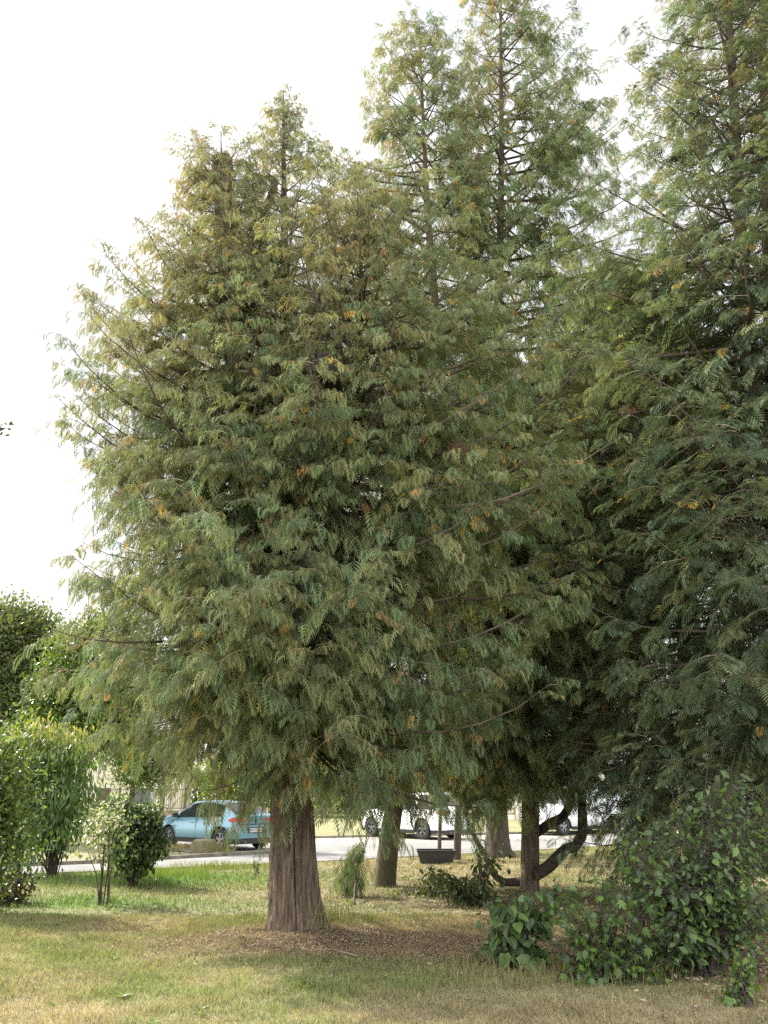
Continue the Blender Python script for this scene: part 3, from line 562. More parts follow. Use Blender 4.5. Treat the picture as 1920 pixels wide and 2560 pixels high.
# far trees beyond the lane
fg = 'far trees beyond the lane'
specs = [(-31, 75, 11, 6, 'far bushy tree left of the tiled house'), (-12, 78, 8, 6, 'far round tree right of the tiled house'), (-4, 62, 6.5, 5, 'far green tree seen just right of the big trunk'), (3, 72, 8, 6, 'far tree behind the white car with open doors'), (20, 80, 10, 7, 'far tree behind the white van'), (34, 70, 11, 7, 'far tree at the right beyond the van'), (46, 90, 13, 9, 'farthest right tree beyond the lane')]
specs[3] = (3, 72, 8, 6, 'far tree above the roof of the white car')
for kx, (x, y, h, r, lab) in enumerate(specs):
    lb = [(0, 0, h * .62, r * .7, r * .6, h * .36), (-r * .5, 0, h * .45, r * .55, r * .5, h * .3), (r * .5, 0, h * .5, r * .5, r * .5, h * .3), (0, -r * .3, h * .25, r * .9, r * .5, h * .22)]
    if kx == 0 or kx == 1:
        protos = leafy('far_tree', lab, (x, y, 0), lb, 330, 24, .42, [GR_MID, GR_YL[1:]][kx], clr=.6, trunk=(.22, h * .25), group=fg)
        if kx == 0: pr0 = protos; h0_ = h
        else: pr1 = protos; h1_ = h
    else:
        c = copy_tree(pr0 if kx % 2 else pr1); c.location = (x, y, 0); c.rotation_euler = (0, 0, kx * 1.3); s = h / (h0_ if kx % 2 else h1_); c.scale = (s, s, s); c['label'] = lab; c['group'] = fg
# hedge line far behind
mb = MB(); n = 26000; x = U(-75, 90, n); pos = np.stack([x, 96 + U(-1.5, 1.5, n), U(0, 1, n) ** .7 * (3.2 + 2.2 * vnoise(x, x * 0, 5, 2))], -1)
put_leaves(mb, LEAF1, pos, rdir(n), rdir(n, .6), U(.4, .8, n), np.array(GR_MID)[rng.integers(3, size=n)]); tag(mb.build('distant_hedge', M['leaf']), 'distant green hedge closing the view', 'hedge', kind='stuff')

# lower-right thicket: broad dark leaves
def stalky(name, label, base, spots, tmpl, size, cols, per=9, spread=.12, group=None, droop=.35):
    base = np.array(base, float); root = tag(empty(name, base), label, 'shrub', group); mb = MB(); wd = MB(); cols = np.array(cols)
    for p in spots:
        p = np.array(p) - base; m = p * np.array([.45, .45, .62]) + rng.normal(0, .04, 3)
        st = np.array([rng.normal(0, .07), rng.normal(0, .07), 0]); pts = np.array([st, m, p]); t = np.linspace(0, 2, 7)
        pl = np.stack([np.interp(t, [0, 1, 2], pts[:, c]) for c in range(3)], -1); pl[1:-1] = (pl[:-2] + 2 * pl[1:-1] + pl[2:]) / 4
        wd.tube(pl, np.linspace(.0075, .0025, 7), 4, cap=False)
        u = U(.35, 1.02, per); pos = np.stack([np.interp(u * 2, t, pl[:, c]) for c in range(3)], -1)
        off = rdir(per, .0); off[:, 2] *= .4; off = off * U(spread * .5, spread * 1.3, (per, 1))
        for a, o in zip(pos, off): wd.tube([a, a + o], [.003, .002], 3, cap=False)
        nm = unit(rdir(per) * .85 + np.array([0, -.35, .8])); fw = unit(off * 4 + np.array([0, 0, -droop]) + rdir(per) * .25)
        pp = pos + off; pp[:, 2] = np.maximum(pp[:, 2], .03)
        put_leaves(mb, tmpl, pp, fw, nm, size * (.42 + .95 * U(0, 1, per) ** 1.3), cols[rng.integers(len(cols), size=per)])
    mb.build('leaves', M['leaf'], root); wd.build('stems', M['twig_dark'], root); return root
def spots(rects, n, D, dd=.5):
    o = []
    a = np.array([r[2] * r[3] for r in rects], float); a /= a.sum()
    for k in range(n):
        r = rects[rng.choice(len(rects), p=a)]; an, q = U(0, 6.28), abs(rng.normal(0, .62))
        p = P(r[0] + r[2] * q * math.cos(an), r[1] + r[3] * q * math.sin(an), D + U(-dd, dd)); p[2] = max(p[2], .06); o.append(p)
    return o
DKL = [(.085, .135, .058), (.10, .165, .06), (.068, .108, .052), (.12, .19, .062)]
LML = [(.08, .15, .035), (.12, .20, .04), (.06, .12, .035), (.16, .24, .05)]
b = G(1300, 2420); b[2] = 0
stalky('heart_leaf_shrub', 'low shrub with broad dark heart-shaped leaves in front of the curved-limb cedar', b, spots([(1300, 2260, 130, 60), (1250, 2330, 70, 60), (1320, 2390, 90, 50), (1400, 2230, 60, 45)], 66, b[1], .25), HEART, .105, DKL, 11, .11)
b = G(1520, 2455); b[2] = 0
stalky('maple_sapling', 'low maple sapling thicket with pointed mid green leaves right of the heart-leaf shrub', b, spots([(1470, 2330, 130, 90), (1430, 2420, 90, 50), (1600, 2370, 130, 90), (1550, 2240, 110, 60), (1420, 2270, 70, 50)], 120, b[1], .35), MAPLE, .075, DKL[:2] + LML[:3], 9, .10)
b = G(1760, 2440); b[2] = 0
stalky('elder_thicket', 'dense dark leafy thicket under the cypresses at lower right', b, spots([(1720, 2190, 150, 120), (1600, 2160, 110, 90), (1850, 2110, 120, 170), (1700, 2330, 170, 100), (1830, 1960, 130, 100), (1660, 2050, 90, 70), (1890, 2260, 70, 100)], 280, b[1] + .2, .75), LEAF2, .088, DKL + [(.10, .17, .06), (.14, .21, .07), (.05, .08, .045)], 19, .17)
b = G(1600, 2330); b[2] = 0
stalky('privet_branches', 'leafy branches with oval dark leaves hanging over the lawn edge left of the thicket', b, spots([(1600, 2100, 70, 50), (1650, 2060, 80, 60), (1600, 2180, 60, 50), (1570, 2110, 50, 25)], 60, b[1], .3), LEAF2, .10, DKL, 14, .10)
b = G(1850, 2515); b[2] = 0
stalky('creeping_vine', 'low bright green leafy vine sprawling on the ground at the bottom right corner', b, spots([(1850, 2440, 45, 70), (1830, 2500, 60, 30), (1870, 2400, 30, 50)], 34, b[1] + .1, .15), MAPLE, .055, LML, 9, .06)
b = G(1180, 2262); b[2] = 0
stalky('shade_undergrowth', 'dim leafy undergrowth between the black tub and the curved-limb cedar', b, spots([(1180, 2210, 90, 50), (1100, 2195, 60, 40), (1210, 2250, 60, 40), (1230, 2150, 40, 40)], 100, b[1] + .2, .6), LEAF2, .10, [(.07, .10, .04), (.06, .085, .04), (.10, .13, .045)], 12, .12)
b = G(1090, 2240); b[2] = 0
stalky('shade_weeds', 'small weeds in the shade in front of the black tub', b, spots([(1075, 2215, 60, 30), (1010, 2230, 30, 15)], 40, b[1] + .1, .4), LONG, .12, [(.10, .13, .045), (.13, .14, .05)], 10, .08)
b = G(885, 2262); b[2] = 0
# low hanging spray tuft left of trunk of the twin-stem cedar
mb = MB(); n = 95; hh_ = U(0, 1, n) ** .8; pos = np.array([P(902 - 38 * q_ + e_ * (6 + 24 * q_), 2095 + 115 * q_, 14.6) for q_, e_ in zip(hh_, rng.normal(0, 1, n))]); pos[:, 1] += rng.normal(0, .15, n); pos[:, 0] -= 0; dd = unit(rdir(n) * np.array([1, 1, .3]) + np.array([0, 0, -.3]))
add_sprays(mb, pos - b, dd, perp_side(dd, U(-.8, .8, n)), U(.2, .34, n), GREENS[rng.integers(6, size=n)] * .9, SPR_MID, .7)
rt = tag(empty('low_cedar_sapling', b), 'small drooping cedar sapling just left of the twin-stem cedar trunk', 'sapling'); mb.build('foliage', M['spray'], rt)
MB().tube([(0, 0, 0), P(890, 2180, 14.6) - b, P(925, 2085, 14.6) - b], [.02, .014, .006], 6).build('trunk', M['twig_dark'], rt)
b = G(640, 2192); b[2] = 0
stalky('thorny_seedling', 'tiny upright dark seedling on the lawn just left of the big trunk', b, [P(640 + a, 2192 - c, b[1]) for a, c in ((0, 60), (6, 45), (-8, 38), (4, 25), (-4, 18), (10, 30))], LONG, .05, [(.06, .08, .035), (.10, .09, .04)], 16, .03)

# ------------------------------------------------------------------ grass, litter
mb = MB()
def blades(n, y0, y1, h0, h1, wdt, pw=1.0):
    y = y0 + (y1 - y0) * U(0, 1, n) ** pw; x = U(-1, 1, n) * (y * .56 + .6)
    keep = ~((y > 21) & (np.interp(x, [-20, -7.6, -1.7, 4, 9.5, 20], [11.5, 18.5, 21.8, 25.6, 29.6, 36]) < y)) & ~((np.interp(x, [-20, -7.6, -1.7], [11.5, 18.5, 21.8]) < y) & (x < -1.7))
    keep &= ((x + 1.02) ** 2 + (y - 10.7) ** 2) > .16
    x, y = x[keep], y[keep]; n = len(x)
    c = lawn_color(x, y); gness = np.clip((c[:, 1] / c[:, 0] - .85) * 1.6, 0, 1)
    tuft = vnoise(x, y, .28, 31) ** 2; hh = U(h0, h1, n) * (.45 + .75 * gness + .9 * tuft); az = U(0, 6.28, n); lean = U(.2, 1.0, n) * hh
    p = np.stack([x, y, gz(x, y)], -1); sd = np.stack([np.cos(az), np.sin(az), 0 * az], -1); az2 = U(0, 6.28, n)
    tip = p + np.stack([np.cos(az2) * lean, np.sin(az2) * lean, hh], -1); wv = sd * (wdt * (.5 + y / 18))[:, None]
    v = np.stack([p - wv, p + wv, tip], 1).reshape(-1, 3)
    mb.add(v, np.arange(3 * n).reshape(-1, 3), np.clip(c * (1.05 + .38 * rng.normal(0, 1, (n, 1))), .02, .6))
blades(330000, 5.6, 12.5, .024, .062, .0034, .8); blades(190000, 12.5, 30, .03, .08, .005, .8)
tag(mb.build('grass', M['grass']), 'short dry and green grass blades of the lawn', kind='stuff')
def verge(name, label, px, n, hh, col, D=None, spread=(30, 12)):
    """tuft of tall stalks, one plant"""
    b = G(*px); b[2] = gz(b[0], b[1]); root = MB(); r = U(0, 1, n) ** .6; az = U(0, 6.28, n)
    p = np.stack([np.cos(az) * r * spread[0] / 100, np.sin(az) * r * spread[1] / 100, 0 * r], -1); h = U(.4, 1, n) * hh; a2 = U(0, 6.28, n)
    tip = p + np.stack([np.cos(a2) * h * .3, np.sin(a2) * h * .3, h], -1); mid = (p + tip) / 2 + np.stack([np.cos(a2) * h * -.06, np.sin(a2) * h * -.06, h * .08], -1)
    wv = np.stack([np.ones(n), 0 * r, 0 * r], -1) * .0045
    v = np.stack([p - wv, p + wv, mid + wv * .8, mid - wv * .8, tip], 1).reshape(-1, 3)
    i = np.arange(n)[:, None] * 5; cl = np.array(col)[rng.integers(len(col), size=n)] * U(.7, 1.2, (n, 1))
    root.add(v, i + np.array([[0, 1, 2, 3]]), cl); root.loops.append((i + np.array([[3, 2, 4]])).ravel().astype(np.int32)); root.sizes.append(np.full(n, 3, np.int32)); root.cols.append(cl.astype(np.float32)); root.mi.append(np.zeros(n, np.int32)); root.smooth.append(np.zeros(n, bool))
    return tag(root.build(name, M['grass'], loc=tuple(b)), label, 'grass tuft', kind='stuff' if spread[0] > 40 else None)
STR = [(.34, .28, .14), (.25, .22, .10), (.16, .18, .06)]
verge('tall_grass_tuft', 'tall dry grass tuft against the right foot of the big trunk', (848, 2318), 55, .34, STR, spread=(22, 12))
verge('tall_grass_tuft', 'sparse dry stalks in front of the crease of the big trunk', (770, 2345), 60, .38, STR, spread=(26, 8))
verge('tall_grass_tuft', 'bright green grass clump at the lane edge under the kerb', (400, 2190), 500, .26, [(.16, .24, .05), (.22, .28, .07)], spread=(110, 50))
verge('tall_grass_tuft', 'long green grass strip at the lane edge left of the tiny seedling', (560, 2172), 500, .24, [(.16, .22, .05), (.24, .26, .09)], spread=(130, 40))
verge('tall_grass_tuft', 'dry yellow stalks growing beside the left rear wheel of the blue car', (548, 2138), 160, .5, STR, spread=(45, 20))
verge('tall_grass_tuft', 'dry wispy grass in front of the front wheel of the blue car', (440, 2128), 160, .36, STR, spread=(60, 30))
verge('tall_grass_tuft', 'faint dry grass stand under the heart-leaf shrub at the shade edge', (1400, 2440), 330, .2, [(.22, .19, .09), (.16, .16, .06)], spread=(130, 60))
# fallen needles and leaves
mb = MB()
def litter(n, cx, cy, rx, ry, size, cols):
    x = cx + rng.normal(0, rx, n); y = cy + rng.normal(0, ry, n); y = np.maximum(y, 5.4); p = np.stack([x, y, gz(x, y) + U(.006, .03, n)], -1)
    put_leaves(mb, LEAF1, p, rdir(n) * np.array([1, 1, .15]), unit(rdir(n) * .5 + np.array([0, 0, 1])), U(size * .5, size * 1.4, n), np.array(cols)[rng.integers(len(cols), size=n)])
BR = [(.19, .125, .08), (.28, .21, .13), (.14, .10, .065), (.36, .29, .19)]
litter(15000, -.3, 10.2, 1.3, .45, .026, BR); litter(9000, 1.3, 9.6, 1.0, .6, .026, BR); litter(6000, 4.3, 9.0, 1.0, .8, .05, BR + [(.45, .36, .26)]); litter(5000, 3, 14, 2.5, 1.6, .06, BR); litter(500, 0, 12, 4, 4, .035, [(.45, .38, .10), (.30, .18, .06)]); litter(1500, 2, 31.5, 5, .5, .09, BR)
tag(mb.build('leaf_litter', M['litter']), 'brown needles and fallen leaves under the trees', kind='stuff')
mb = MB(); n = 70; wx = U(-4.5, 4.5, n); wy = U(6.6, 16, n); k = 12
pos = np.repeat(np.stack([wx, wy, gz(wx, wy) + .012], -1), k, 0); a = U(0, 6.28, n * k); fw = np.stack([np.cos(a), np.sin(a), U(.1, .7, n * k)], -1)
put_leaves(mb, LONG, pos, fw, np.tile([0, 0, 1.0], (n * k, 1)) + .2 * rdir(n * k), np.repeat(U(.05, .12, n), k) * U(.6, 1.2, n * k), np.array([(.12, .20, .05), (.15, .20, .07)])[rng.integers(2, size=n * k)])
tag(mb.build('lawn_weeds', M['leaf']), 'small flat weed rosettes scattered in the lawn', kind='stuff')
# a few twigs lying near the trunk
g = 'fallen twigs by the big trunk'
for k, (px, py, l, a, lab) in enumerate([(700, 2372, .5, .3, 'pale fallen twig on the brown litter left of the trunk foot'), (560, 2352, .35, 1.2, 'small bare fallen twig leftmost on the brown litter patch'), (835, 2392, .6, 2.6, 'long fallen twig at the right of the trunk foot')]):
    b = G(px, py); c, s_ = math.cos(a), math.sin(a); m = MB(); m.tube([(-c * l / 2, -s_ * l / 2, .02), (0, 0.02, .05), (c * l / 2, s_ * l / 2, .02)], [.007, .006, .003], 5); m.tube([(0, 0.02, .05), (c * .1 - s_ * .12, s_ * .1 + c * .12, .07)], [.004, .002], 4)
    b[2] = gz(b[0], b[1]); tag(m.build('fallen_twig', M['twig_pale'], loc=tuple(b)), lab, 'twig', g)

# ------------------------------------------------------------------ cars
M['paint_blue'] = mat('light_blue_paint', (.14, .29, .37), .28, metal=.35, coat=1.0, noise=.03, nscale=1)
M['paint_white'] = mat('white_paint', (.78, .79, .80), .25, coat=1.0, noise=.03, nscale=1.5)
M['paint_silver'] = mat('silver_white_paint', (.60, .62, .64), .28, metal=.2, coat=1.0, noise=.03, nscale=1.5)
M['glass'] = mat('tinted_car_glass', (.02, .025, .03), .05, spec=1.0)
M['black'] = mat('black_plastic', (.022, .022, .024), .55)
M['rubber'] = mat('tyre_rubber', (.025, .025, .026), .85, bump=.2)
M['rim'] = mat('alloy_metal', (.30, .30, .32), .35, metal=.9)
M['red'] = mat('red_lamp_glass', (.42, .015, .02), .12, spec=.8, coat=1)
M['plate'] = mat('plate_white', (.75, .75, .72), .4)
M['chrome'] = mat('chrome_trim', (.7, .7, .72), .12, metal=1)
def wheel(parent, x, y, r, side):
    wh = empty('wheel', (x, y, r)); wh.parent = parent
    t = MB(); n = 40; prof = [(.62, -.10), (.86, -.11), (.97, -.095), (1.0, -.06), (1.0, .06), (.97, .095), (.86, .11), (.62, .10)]
    th = np.linspace(0, 2 * math.pi, n, endpoint=False); v = np.array([[(r * pr * math.cos(a), yy, r * pr * math.sin(a)) for a in th] for pr, yy in prof])
    i = np.arange(len(prof) - 1)[:, None] * n; j = np.arange(n)[None]; t.add(v.reshape(-1, 3), np.stack([i + j, i + n + j, i + n + (j + 1) % n, i + (j + 1) % n], -1).reshape(-1, 4), smooth=True)
    t.build('tyre', M['rubber'], wh)
    m = MB(); yo = .085 * side
    v = np.array([[(r * .62 * pr * math.cos(a), y0_, r * .62 * pr * math.sin(a)) for a in th] for pr, y0_ in [(1.0, yo), (.90, yo + .004 * side), (.88, yo - .05 * side)]])
    m.add(v.reshape(-1, 3), np.stack([i[:2] + j, i[:2] + n + j, i[:2] + n + (j + 1) % n, i[:2] + (j + 1) % n], -1).reshape(-1, 4), mi=0)
    m.add([(r * .56 * math.cos(a), yo - .055 * side, r * .56 * math.sin(a)) for a in th], [tuple(range(n))], mi=1)
    for k in range(5):
        for dl in (-.17, .17):
            a = k * 2 * math.pi / 5 + .3; a0 = a + dl * .35; a1 = a + dl
            p0 = np.array([math.cos(a0) * r * .10, 0, math.sin(a0) * r * .10]); p1 = np.array([math.cos(a1) * r * .57, 0, math.sin(a1) * r * .57]); q = unit(np.cross(p1 - p0, [0, 1, 0])) * .016
            vv = [p0 - q, p0 + q, p1 + q * .8, p1 - q * .8]; vv = [p + np.array([0, yo, 0]) for p in vv] + [p + np.array([0, yo - .03 * side, 0]) for p in vv]
            m.add(vv, [(0, 1, 2, 3), (4, 7, 6, 5), (0, 4, 5, 1), (1, 5, 6, 2), (2, 6, 7, 3), (3, 7, 4, 0)])
    m.tube([(0, yo - .04 * side, 0), (0, yo + .006 * side, 0)], .045, 14)
    m.build('rim', [M['rim'], M['black']], wh)
def car(name, label, loc, heading, paint, L=4.05, W=1.80, H=1.44, wb=2.58, rw=.315, kind='hatch', plate=None, group=None):
    """x forward, y left; loc = centre on the ground"""
    root = tag(empty(name, loc, heading), label, 'car' if kind != 'van' else 'van', group)
    hl = L / 2; xf = hl - .82 if kind != 'van' else hl - .9; xr = xf - wb
    if kind == 'hatch': top = [(-hl, .98), (-hl + .06, 1.02), (-hl + .75, H - .07), (-hl + 1.3, H - .005), (-.1, H), (.35, H - .05), (1.12, 1.02), (1.35, .98), (hl - .25, .80), (hl, .68)]
    elif kind == 'suv': top = [(-hl, 1.05), (-hl + .05, 1.12), (-hl + .55, H - .05), (-hl + 1.0, H), (.0, H), (.45, H - .06), (1.15, 1.15), (1.35, 1.10), (hl - .2, .92), (hl, .75)]
    else: top = [(-hl, 1.1), (-hl + .03, H - .12), (-hl + .2, H), (.8, H), (1.25, H - .08), (1.85, 1.22), (2.0, 1.12), (hl - .15, .92), (hl, .75)]
    tx = np.array([p[0] for p in top]); tz = np.array([p[1] for p in top])
    beltL = {'hatch': .93, 'suv': 1.02, 'van': 1.08}[kind]
    n = 90; xs_ = -hl + L * (1 - np.cos(np.linspace(0, math.pi, n))) / 2
    zt = np.interp(xs_, tx, tz)
    for _ in range(2): zt[1:-1] = (zt[:-2] + zt[1:-1] * 2 + zt[2:]) / 4
    belt = np.minimum(beltL + .05 * (-xs_ / hl), zt - .03)
    e = np.abs(xs_ / hl); hw = W / 2 * (1 - .16 * e ** 5 - .10 * np.clip((e - .93) / .07, 0, 1) ** 2)
    Ra = rw + .055; sill = .20 + .10 * np.clip((e - .8) / .2, 0, 1)
    arch = np.maximum(np.where(np.abs(xs_ - xf) < Ra, rw + np.sqrt(np.maximum(Ra ** 2 - (xs_ - xf) ** 2, 0)), 0), np.where(np.abs(xs_ - xr) < Ra, rw + np.sqrt(np.maximum(Ra ** 2 - (xs_ - xr) ** 2, 0)), 0))
    zb = np.maximum(sill, arch); sec = []
    for k in range(n):
        w_ = hw[k]; b_ = belt[k]; mid = .62
        gh = zt[k] - b_; tum = min(1, gh / .42)
        zs = [zb[k], max(zb[k] + .01, .34), max(zb[k] + .02, .52), max(zb[k] + .03, .70), max(zb[k] + .04, b_ - .06), max(zb[k] + .05, b_), zt[k] - .07 * tum - .005, zt[k] - .02 * tum, zt[k]]
        ysx = [w_ * .955, w_ * .985, w_, w_ * .985, w_ * .95, w_ * .91, w_ * (.91 - .20 * tum), w_ * (.84 - .20 * tum), 0]
        sec.append([(xs_[k], y_, z_) for y_, z_ in zip(ysx, zs)])
    sec = np.array(sec); ns_ = sec.shape[1]
    body = MB(); ii = np.arange(n - 1)[:, None] * ns_; jj = np.arange(ns_ - 1)[None]
    fr = np.stack([ii + jj, ii + ns_ + jj, ii + ns_ + jj + 1, ii + jj + 1], -1)
    xm = (xs_[:-1] + xs_[1:]) / 2
    mi = np.zeros((n - 1, ns_ - 1), int)
    rear_win = (-hl + .12, -hl + .80) if kind != 'van' else (-hl, -hl)
    wsh = {'hatch': (.38, 1.12), 'suv': (.48, 1.15), 'van': (1.25, 1.85)}[kind]
    pill = {'hatch': [(-hl, -hl + .62), (-.28, -.18), (.80, 2)], 'suv': [(-hl, -hl + .40), (-.95, -.85), (-.05, .05), (.95, 3)], 'van': [(-hl, .55), (1.55, 3)]}[kind]
    for k in range(n - 1):
        x_ = xm[k]
        if zt[k] - belt[k] > .16 and not any(a < x_ < b_ for a, b_ in pill): mi[k, 5] = 1
        if wsh[0] < x_ < wsh[1]: mi[k, 6:] = 1; mi[k, 7] = 1
        if rear_win[0] < x_ < rear_win[1]: mi[k, 7] = 1; mi[k, 6] = 1
    mi[:, 0] = np.where(np.abs(xm)[:] < hl * 2, 2, 0)[:]
    for sgn in (1, -1):
        v = sec.copy(); v[..., 1] *= sgn
        ff = fr if sgn < 0 else fr[..., ::-1]
        body.add(v.reshape(-1, 3), ff.reshape(-1, 4), mi=mi.ravel(), smooth=True)
    for k in (0, n - 1):
        ring = [tuple(p) for p in sec[k]] + [(p[0], -p[1], p[2]) for p in sec[k][::-1][1:]]
        body.add(ring, [tuple(range(len(ring)))], mi=0)
    body.add([(x_, y_, .24) for x_, y_ in ((-hl + .1, -W / 2 + .12), (hl - .1, -W / 2 + .12), (hl - .1, W / 2 - .12), (-hl + .1, W / 2 - .12))], [(0, 1, 2, 3)], mi=2)
    for xc in (xf, xr):   # dark wheel wells
        body.box((xc, 0, rw + .12), (Ra * 2.05, W - .34, .5), mi=2)
    body.build('body', [M[paint], M['glass'], M['black']], root)
    for xc in (xf, xr):
        for sgn in (1, -1): wheel(root, xc, sgn * (W / 2 - .135), rw, sgn)
    def y_at(x_, z_):
        k = int(np.argmin(abs(xs_ - x_))); return float(np.interp(z_, sec[k][:, 2], sec[k][:, 1]))
    for sgn in (1, -1):
        # tail lamp wrapping round the corner
        zc = {'hatch': .86, 'suv': .95, 'van': 1.0}[kind]; tl = MB(); hx = .13 if kind != 'van' else .30
        if kind == 'van': tl.box((-hl - .005, sgn * (W / 2 * .72), .95), (.05, .13, .55))
        else:
            outer = [(-hl + q_, y_at(-hl + q_, zc) + .012) for q_ in (.34, .24, .15, .09, .05, .02, .002)] + [(-hl - .012, y_at(-hl, zc) * .97), (-hl - .016, .62), (-hl - .016, .40)]
            zz_ = [(.0, .0), (.045, -.035), (.07, -.06), (.075, -.07), (.075, -.075), (.07, -.075), (.07, -.075), (.07, -.075), (.055, -.06), (.03, -.01)]
            v = []
            for (a, b_), (u_, l_) in zip(outer, zz_): v += [(a, sgn * b_, zc + u_ + .02), (a, sgn * b_, zc + l_ - .01), (a + .03, sgn * (b_ - .05), zc + l_ - .01), (a + .03, sgn * (b_ - .05), zc + u_ + .02)]
            fs = []
            for q in range(9):
                for e_ in range(4): fs.append((q * 4 + e_, q * 4 + (e_ + 1) % 4, q * 4 + 4 + (e_ + 1) % 4, q * 4 + 4 + e_))
            fs += [(0, 3, 2, 1), (36, 37, 38, 39)]; tl.add(v, fs)
        tl.build('tail_light', M['red'], root)
        hdl = MB(); z_ = {'hatch': .70, 'suv': .80, 'van': .82}[kind]
        hdl.add([(hl - .03, sgn * .42, z_ - .05), (hl - .04, sgn * .45, z_ + .04), (hl - .32, sgn * (y_at(hl - .32, z_) + .012), z_ + .07), (hl - .16, sgn * (y_at(hl - .16, z_) + .014), z_ - .05), (hl - .12, sgn * .4, z_ - .05), (hl - .14, sgn * .42, z_ + .05), (hl - .36, sgn * .6, z_ + .06), (hl - .24, sgn * .6, z_ - .04)], [(0, 1, 2, 3), (4, 7, 6, 5), (0, 4, 5, 1), (1, 5, 6, 2), (2, 6, 7, 3), (3, 7, 4, 0)]); hdl.build('headlight', M['chrome'], root)
        # mirror
        xm_ = {'hatch': .80, 'suv': .82, 'van': 1.45}[kind]; m = MB(); m.box((xm_, sgn * (W / 2 + .06), beltL + .06), (.13, .20, .13), taper=.8); m.box((xm_ + .02, sgn * (W / 2 - .05), beltL + .01), (.06, .10, .04)); m.build('wing_mirror', M['black'], root)
        # door seams
        for xd in {'hatch': [1.02, -.22, -1.0], 'suv': [1.05, -.0, -.95], 'van': [1.5, .55, -1.2]}[kind]:
            zs_ = np.linspace(.30, beltL - .02, 8); pts = [(xd + (-.05 if xd > .5 else 0) * (z_ - .6), sgn * (y_at(xd, z_) + .0035), z_) for z_ in zs_]
            dm = MB()
            for a, b_ in zip(pts[:-1], pts[1:]):
                if a[2] < np.interp(xd, xs_, zb) + .02: continue
                dm.add([(a[0] - .005, a[1], a[2]), (a[0] + .005, a[1], a[2]), (b_[0] + .005, b_[1], b_[2]), (b_[0] - .005, b_[1], b_[2])], [(0, 1, 2, 3) if sgn < 0 else (3, 2, 1, 0)])
            if dm.v: dm.build('door_gap', M['black'], root)
        for xd in ({'hatch': [.0, -.85], 'suv': [.2, -.75], 'van': [.7]}[kind]): MB().box((xd, sgn * (y_at(xd, beltL - .14) + .012), beltL - .14), (.18, .025, .03)).build('door_handle', M[paint], root)
    bp = MB(); bp.box((-hl + .03, 0, .265), (.10, W * .80, .15)); bp.box((-hl + .0, 0, .345), (.05, W * .62, .012)); bp.build('rear_valance', M['black'], root)
    ex = MB(); ex.tube([(-hl + .05, .42, .25), (-hl - .05, .42, .25)], .035, 14); ex.tube([(-hl - .051, .42, .25), (-hl - .052, .42, .25)], .028, 14, mi=1); ex.build('exhaust_pipe', [M['chrome'], M['black']], root)
    # tailgate crease, recess, badge, plate
    tg = MB(); tg.add([(-hl - .004, -.70, .76), (-hl - .004, .70, .76), (-hl - .012, .60, .735), (-hl - .012, -.60, .735)], [(0, 1, 2, 3)]); 
    for sgn in (1, -1): tg.add([(-hl - .004, sgn * .70, .92), (-hl - .004, sgn * .708, .92), (-hl - .004, sgn * .60, .66), (-hl - .004, sgn * .592, .66)], [(0, 1, 2, 3)])
    tg.build('tailgate_gap', M['black'], root)
    pz = .575 if kind != 'van' else .62
    rc = MB(); rc.box((-hl - .004, 0, pz), (.012, .60, .16)); rc.build('plate_recess', M['black'], root)
    pl = MB(); pl.box((-hl - .014, 0, pz), (.010, .52, .11)); plo = pl.build('licence_plate', M['plate'], root)
    if plate:
        bl = MB(); bl.box((-hl - .0205, .24, pz), (.004, .035, .10)); bl.build('plate_band', M['band'], plo)
        tcv = bpy.data.curves.new('lettering', 'FONT'); tcv.body = plate; tcv.size = .098; tcv.align_x = 'CENTER'; tcv.align_y = 'CENTER'; tcv.extrude = .0015; tcv.space_character = 1.0
        tob = bpy.data.objects.new('tmp', tcv); COL.objects.link(tob); dg = bpy.context.evaluated_depsgraph_get(); me = bpy.data.meshes.new_from_object(tob.evaluated_get(dg)); bpy.data.objects.remove(tob)
        me.materials.clear(); me.materials.append(M['black']); o = bpy.data.objects.new('lettering', me); COL.objects.link(o); o.parent = plo
        o.matrix_local = Matrix(((0, 0, -1, -hl - .0215), (-1, 0, 0, -.02), (0, 1, 0, pz - .003), (0, 0, 0, 1)))
        bd = MB(); zb_ = .84
        for a, b_ in (((0, .062), (.042, 0)), ((.042, 0), (0, -.062)), ((0, -.062), (-.042, 0)), ((-.042, 0), (0, .062))):
            p0 = np.array([-hl - .016, a[0], zb_ + a[1]]); p1 = np.array([-hl - .016, b_[0], zb_ + b_[1]]); bd.tube([p0, p1], .010, 6)
        bd.build('badge', M['black'], root)
    sh = MB(); sh.box((-hl + .30, 0, 1.345 if kind == 'hatch' else H - .03), (.10, W * .62, .02)); sh.build('roof_spoiler', M['black' if kind == 'hatch' else paint], root)
    return root
M['band'] = mat('blue_band', (.03, .08, .35), .4)
def place(pr, hd, xr_l, rw_side):
    return None
hd = math.atan2(1.65, -2.0)           # heading of the blue car: away and to the left
u = np.array([math.cos(hd), math.sin(hd)]); lft = np.array([-u[1], u[0]])
rl_w = G(552, 2129)[:2]               # contact of the left rear wheel
cx = rl_w + u * (2.58 - (4.05 / 2 - .82)) - lft * (.9 - .135)
car('blue_hatchback_car', 'light blue hatchback parked beyond the lane with its rear towards the lawn', (cx[0], cx[1], .024), hd, 'paint_blue', plate='HN ST 3767')
hd2 = math.atan2(2.1, -2.05); u = np.array([math.cos(hd2), math.sin(hd2)]); lft = np.array([-u[1], u[0]])
rl_w = G(1060, 2101)[:2]; cx = rl_w + u * (2.8 - (4.6 / 2 - .82)) - lft * (.93 - .135)
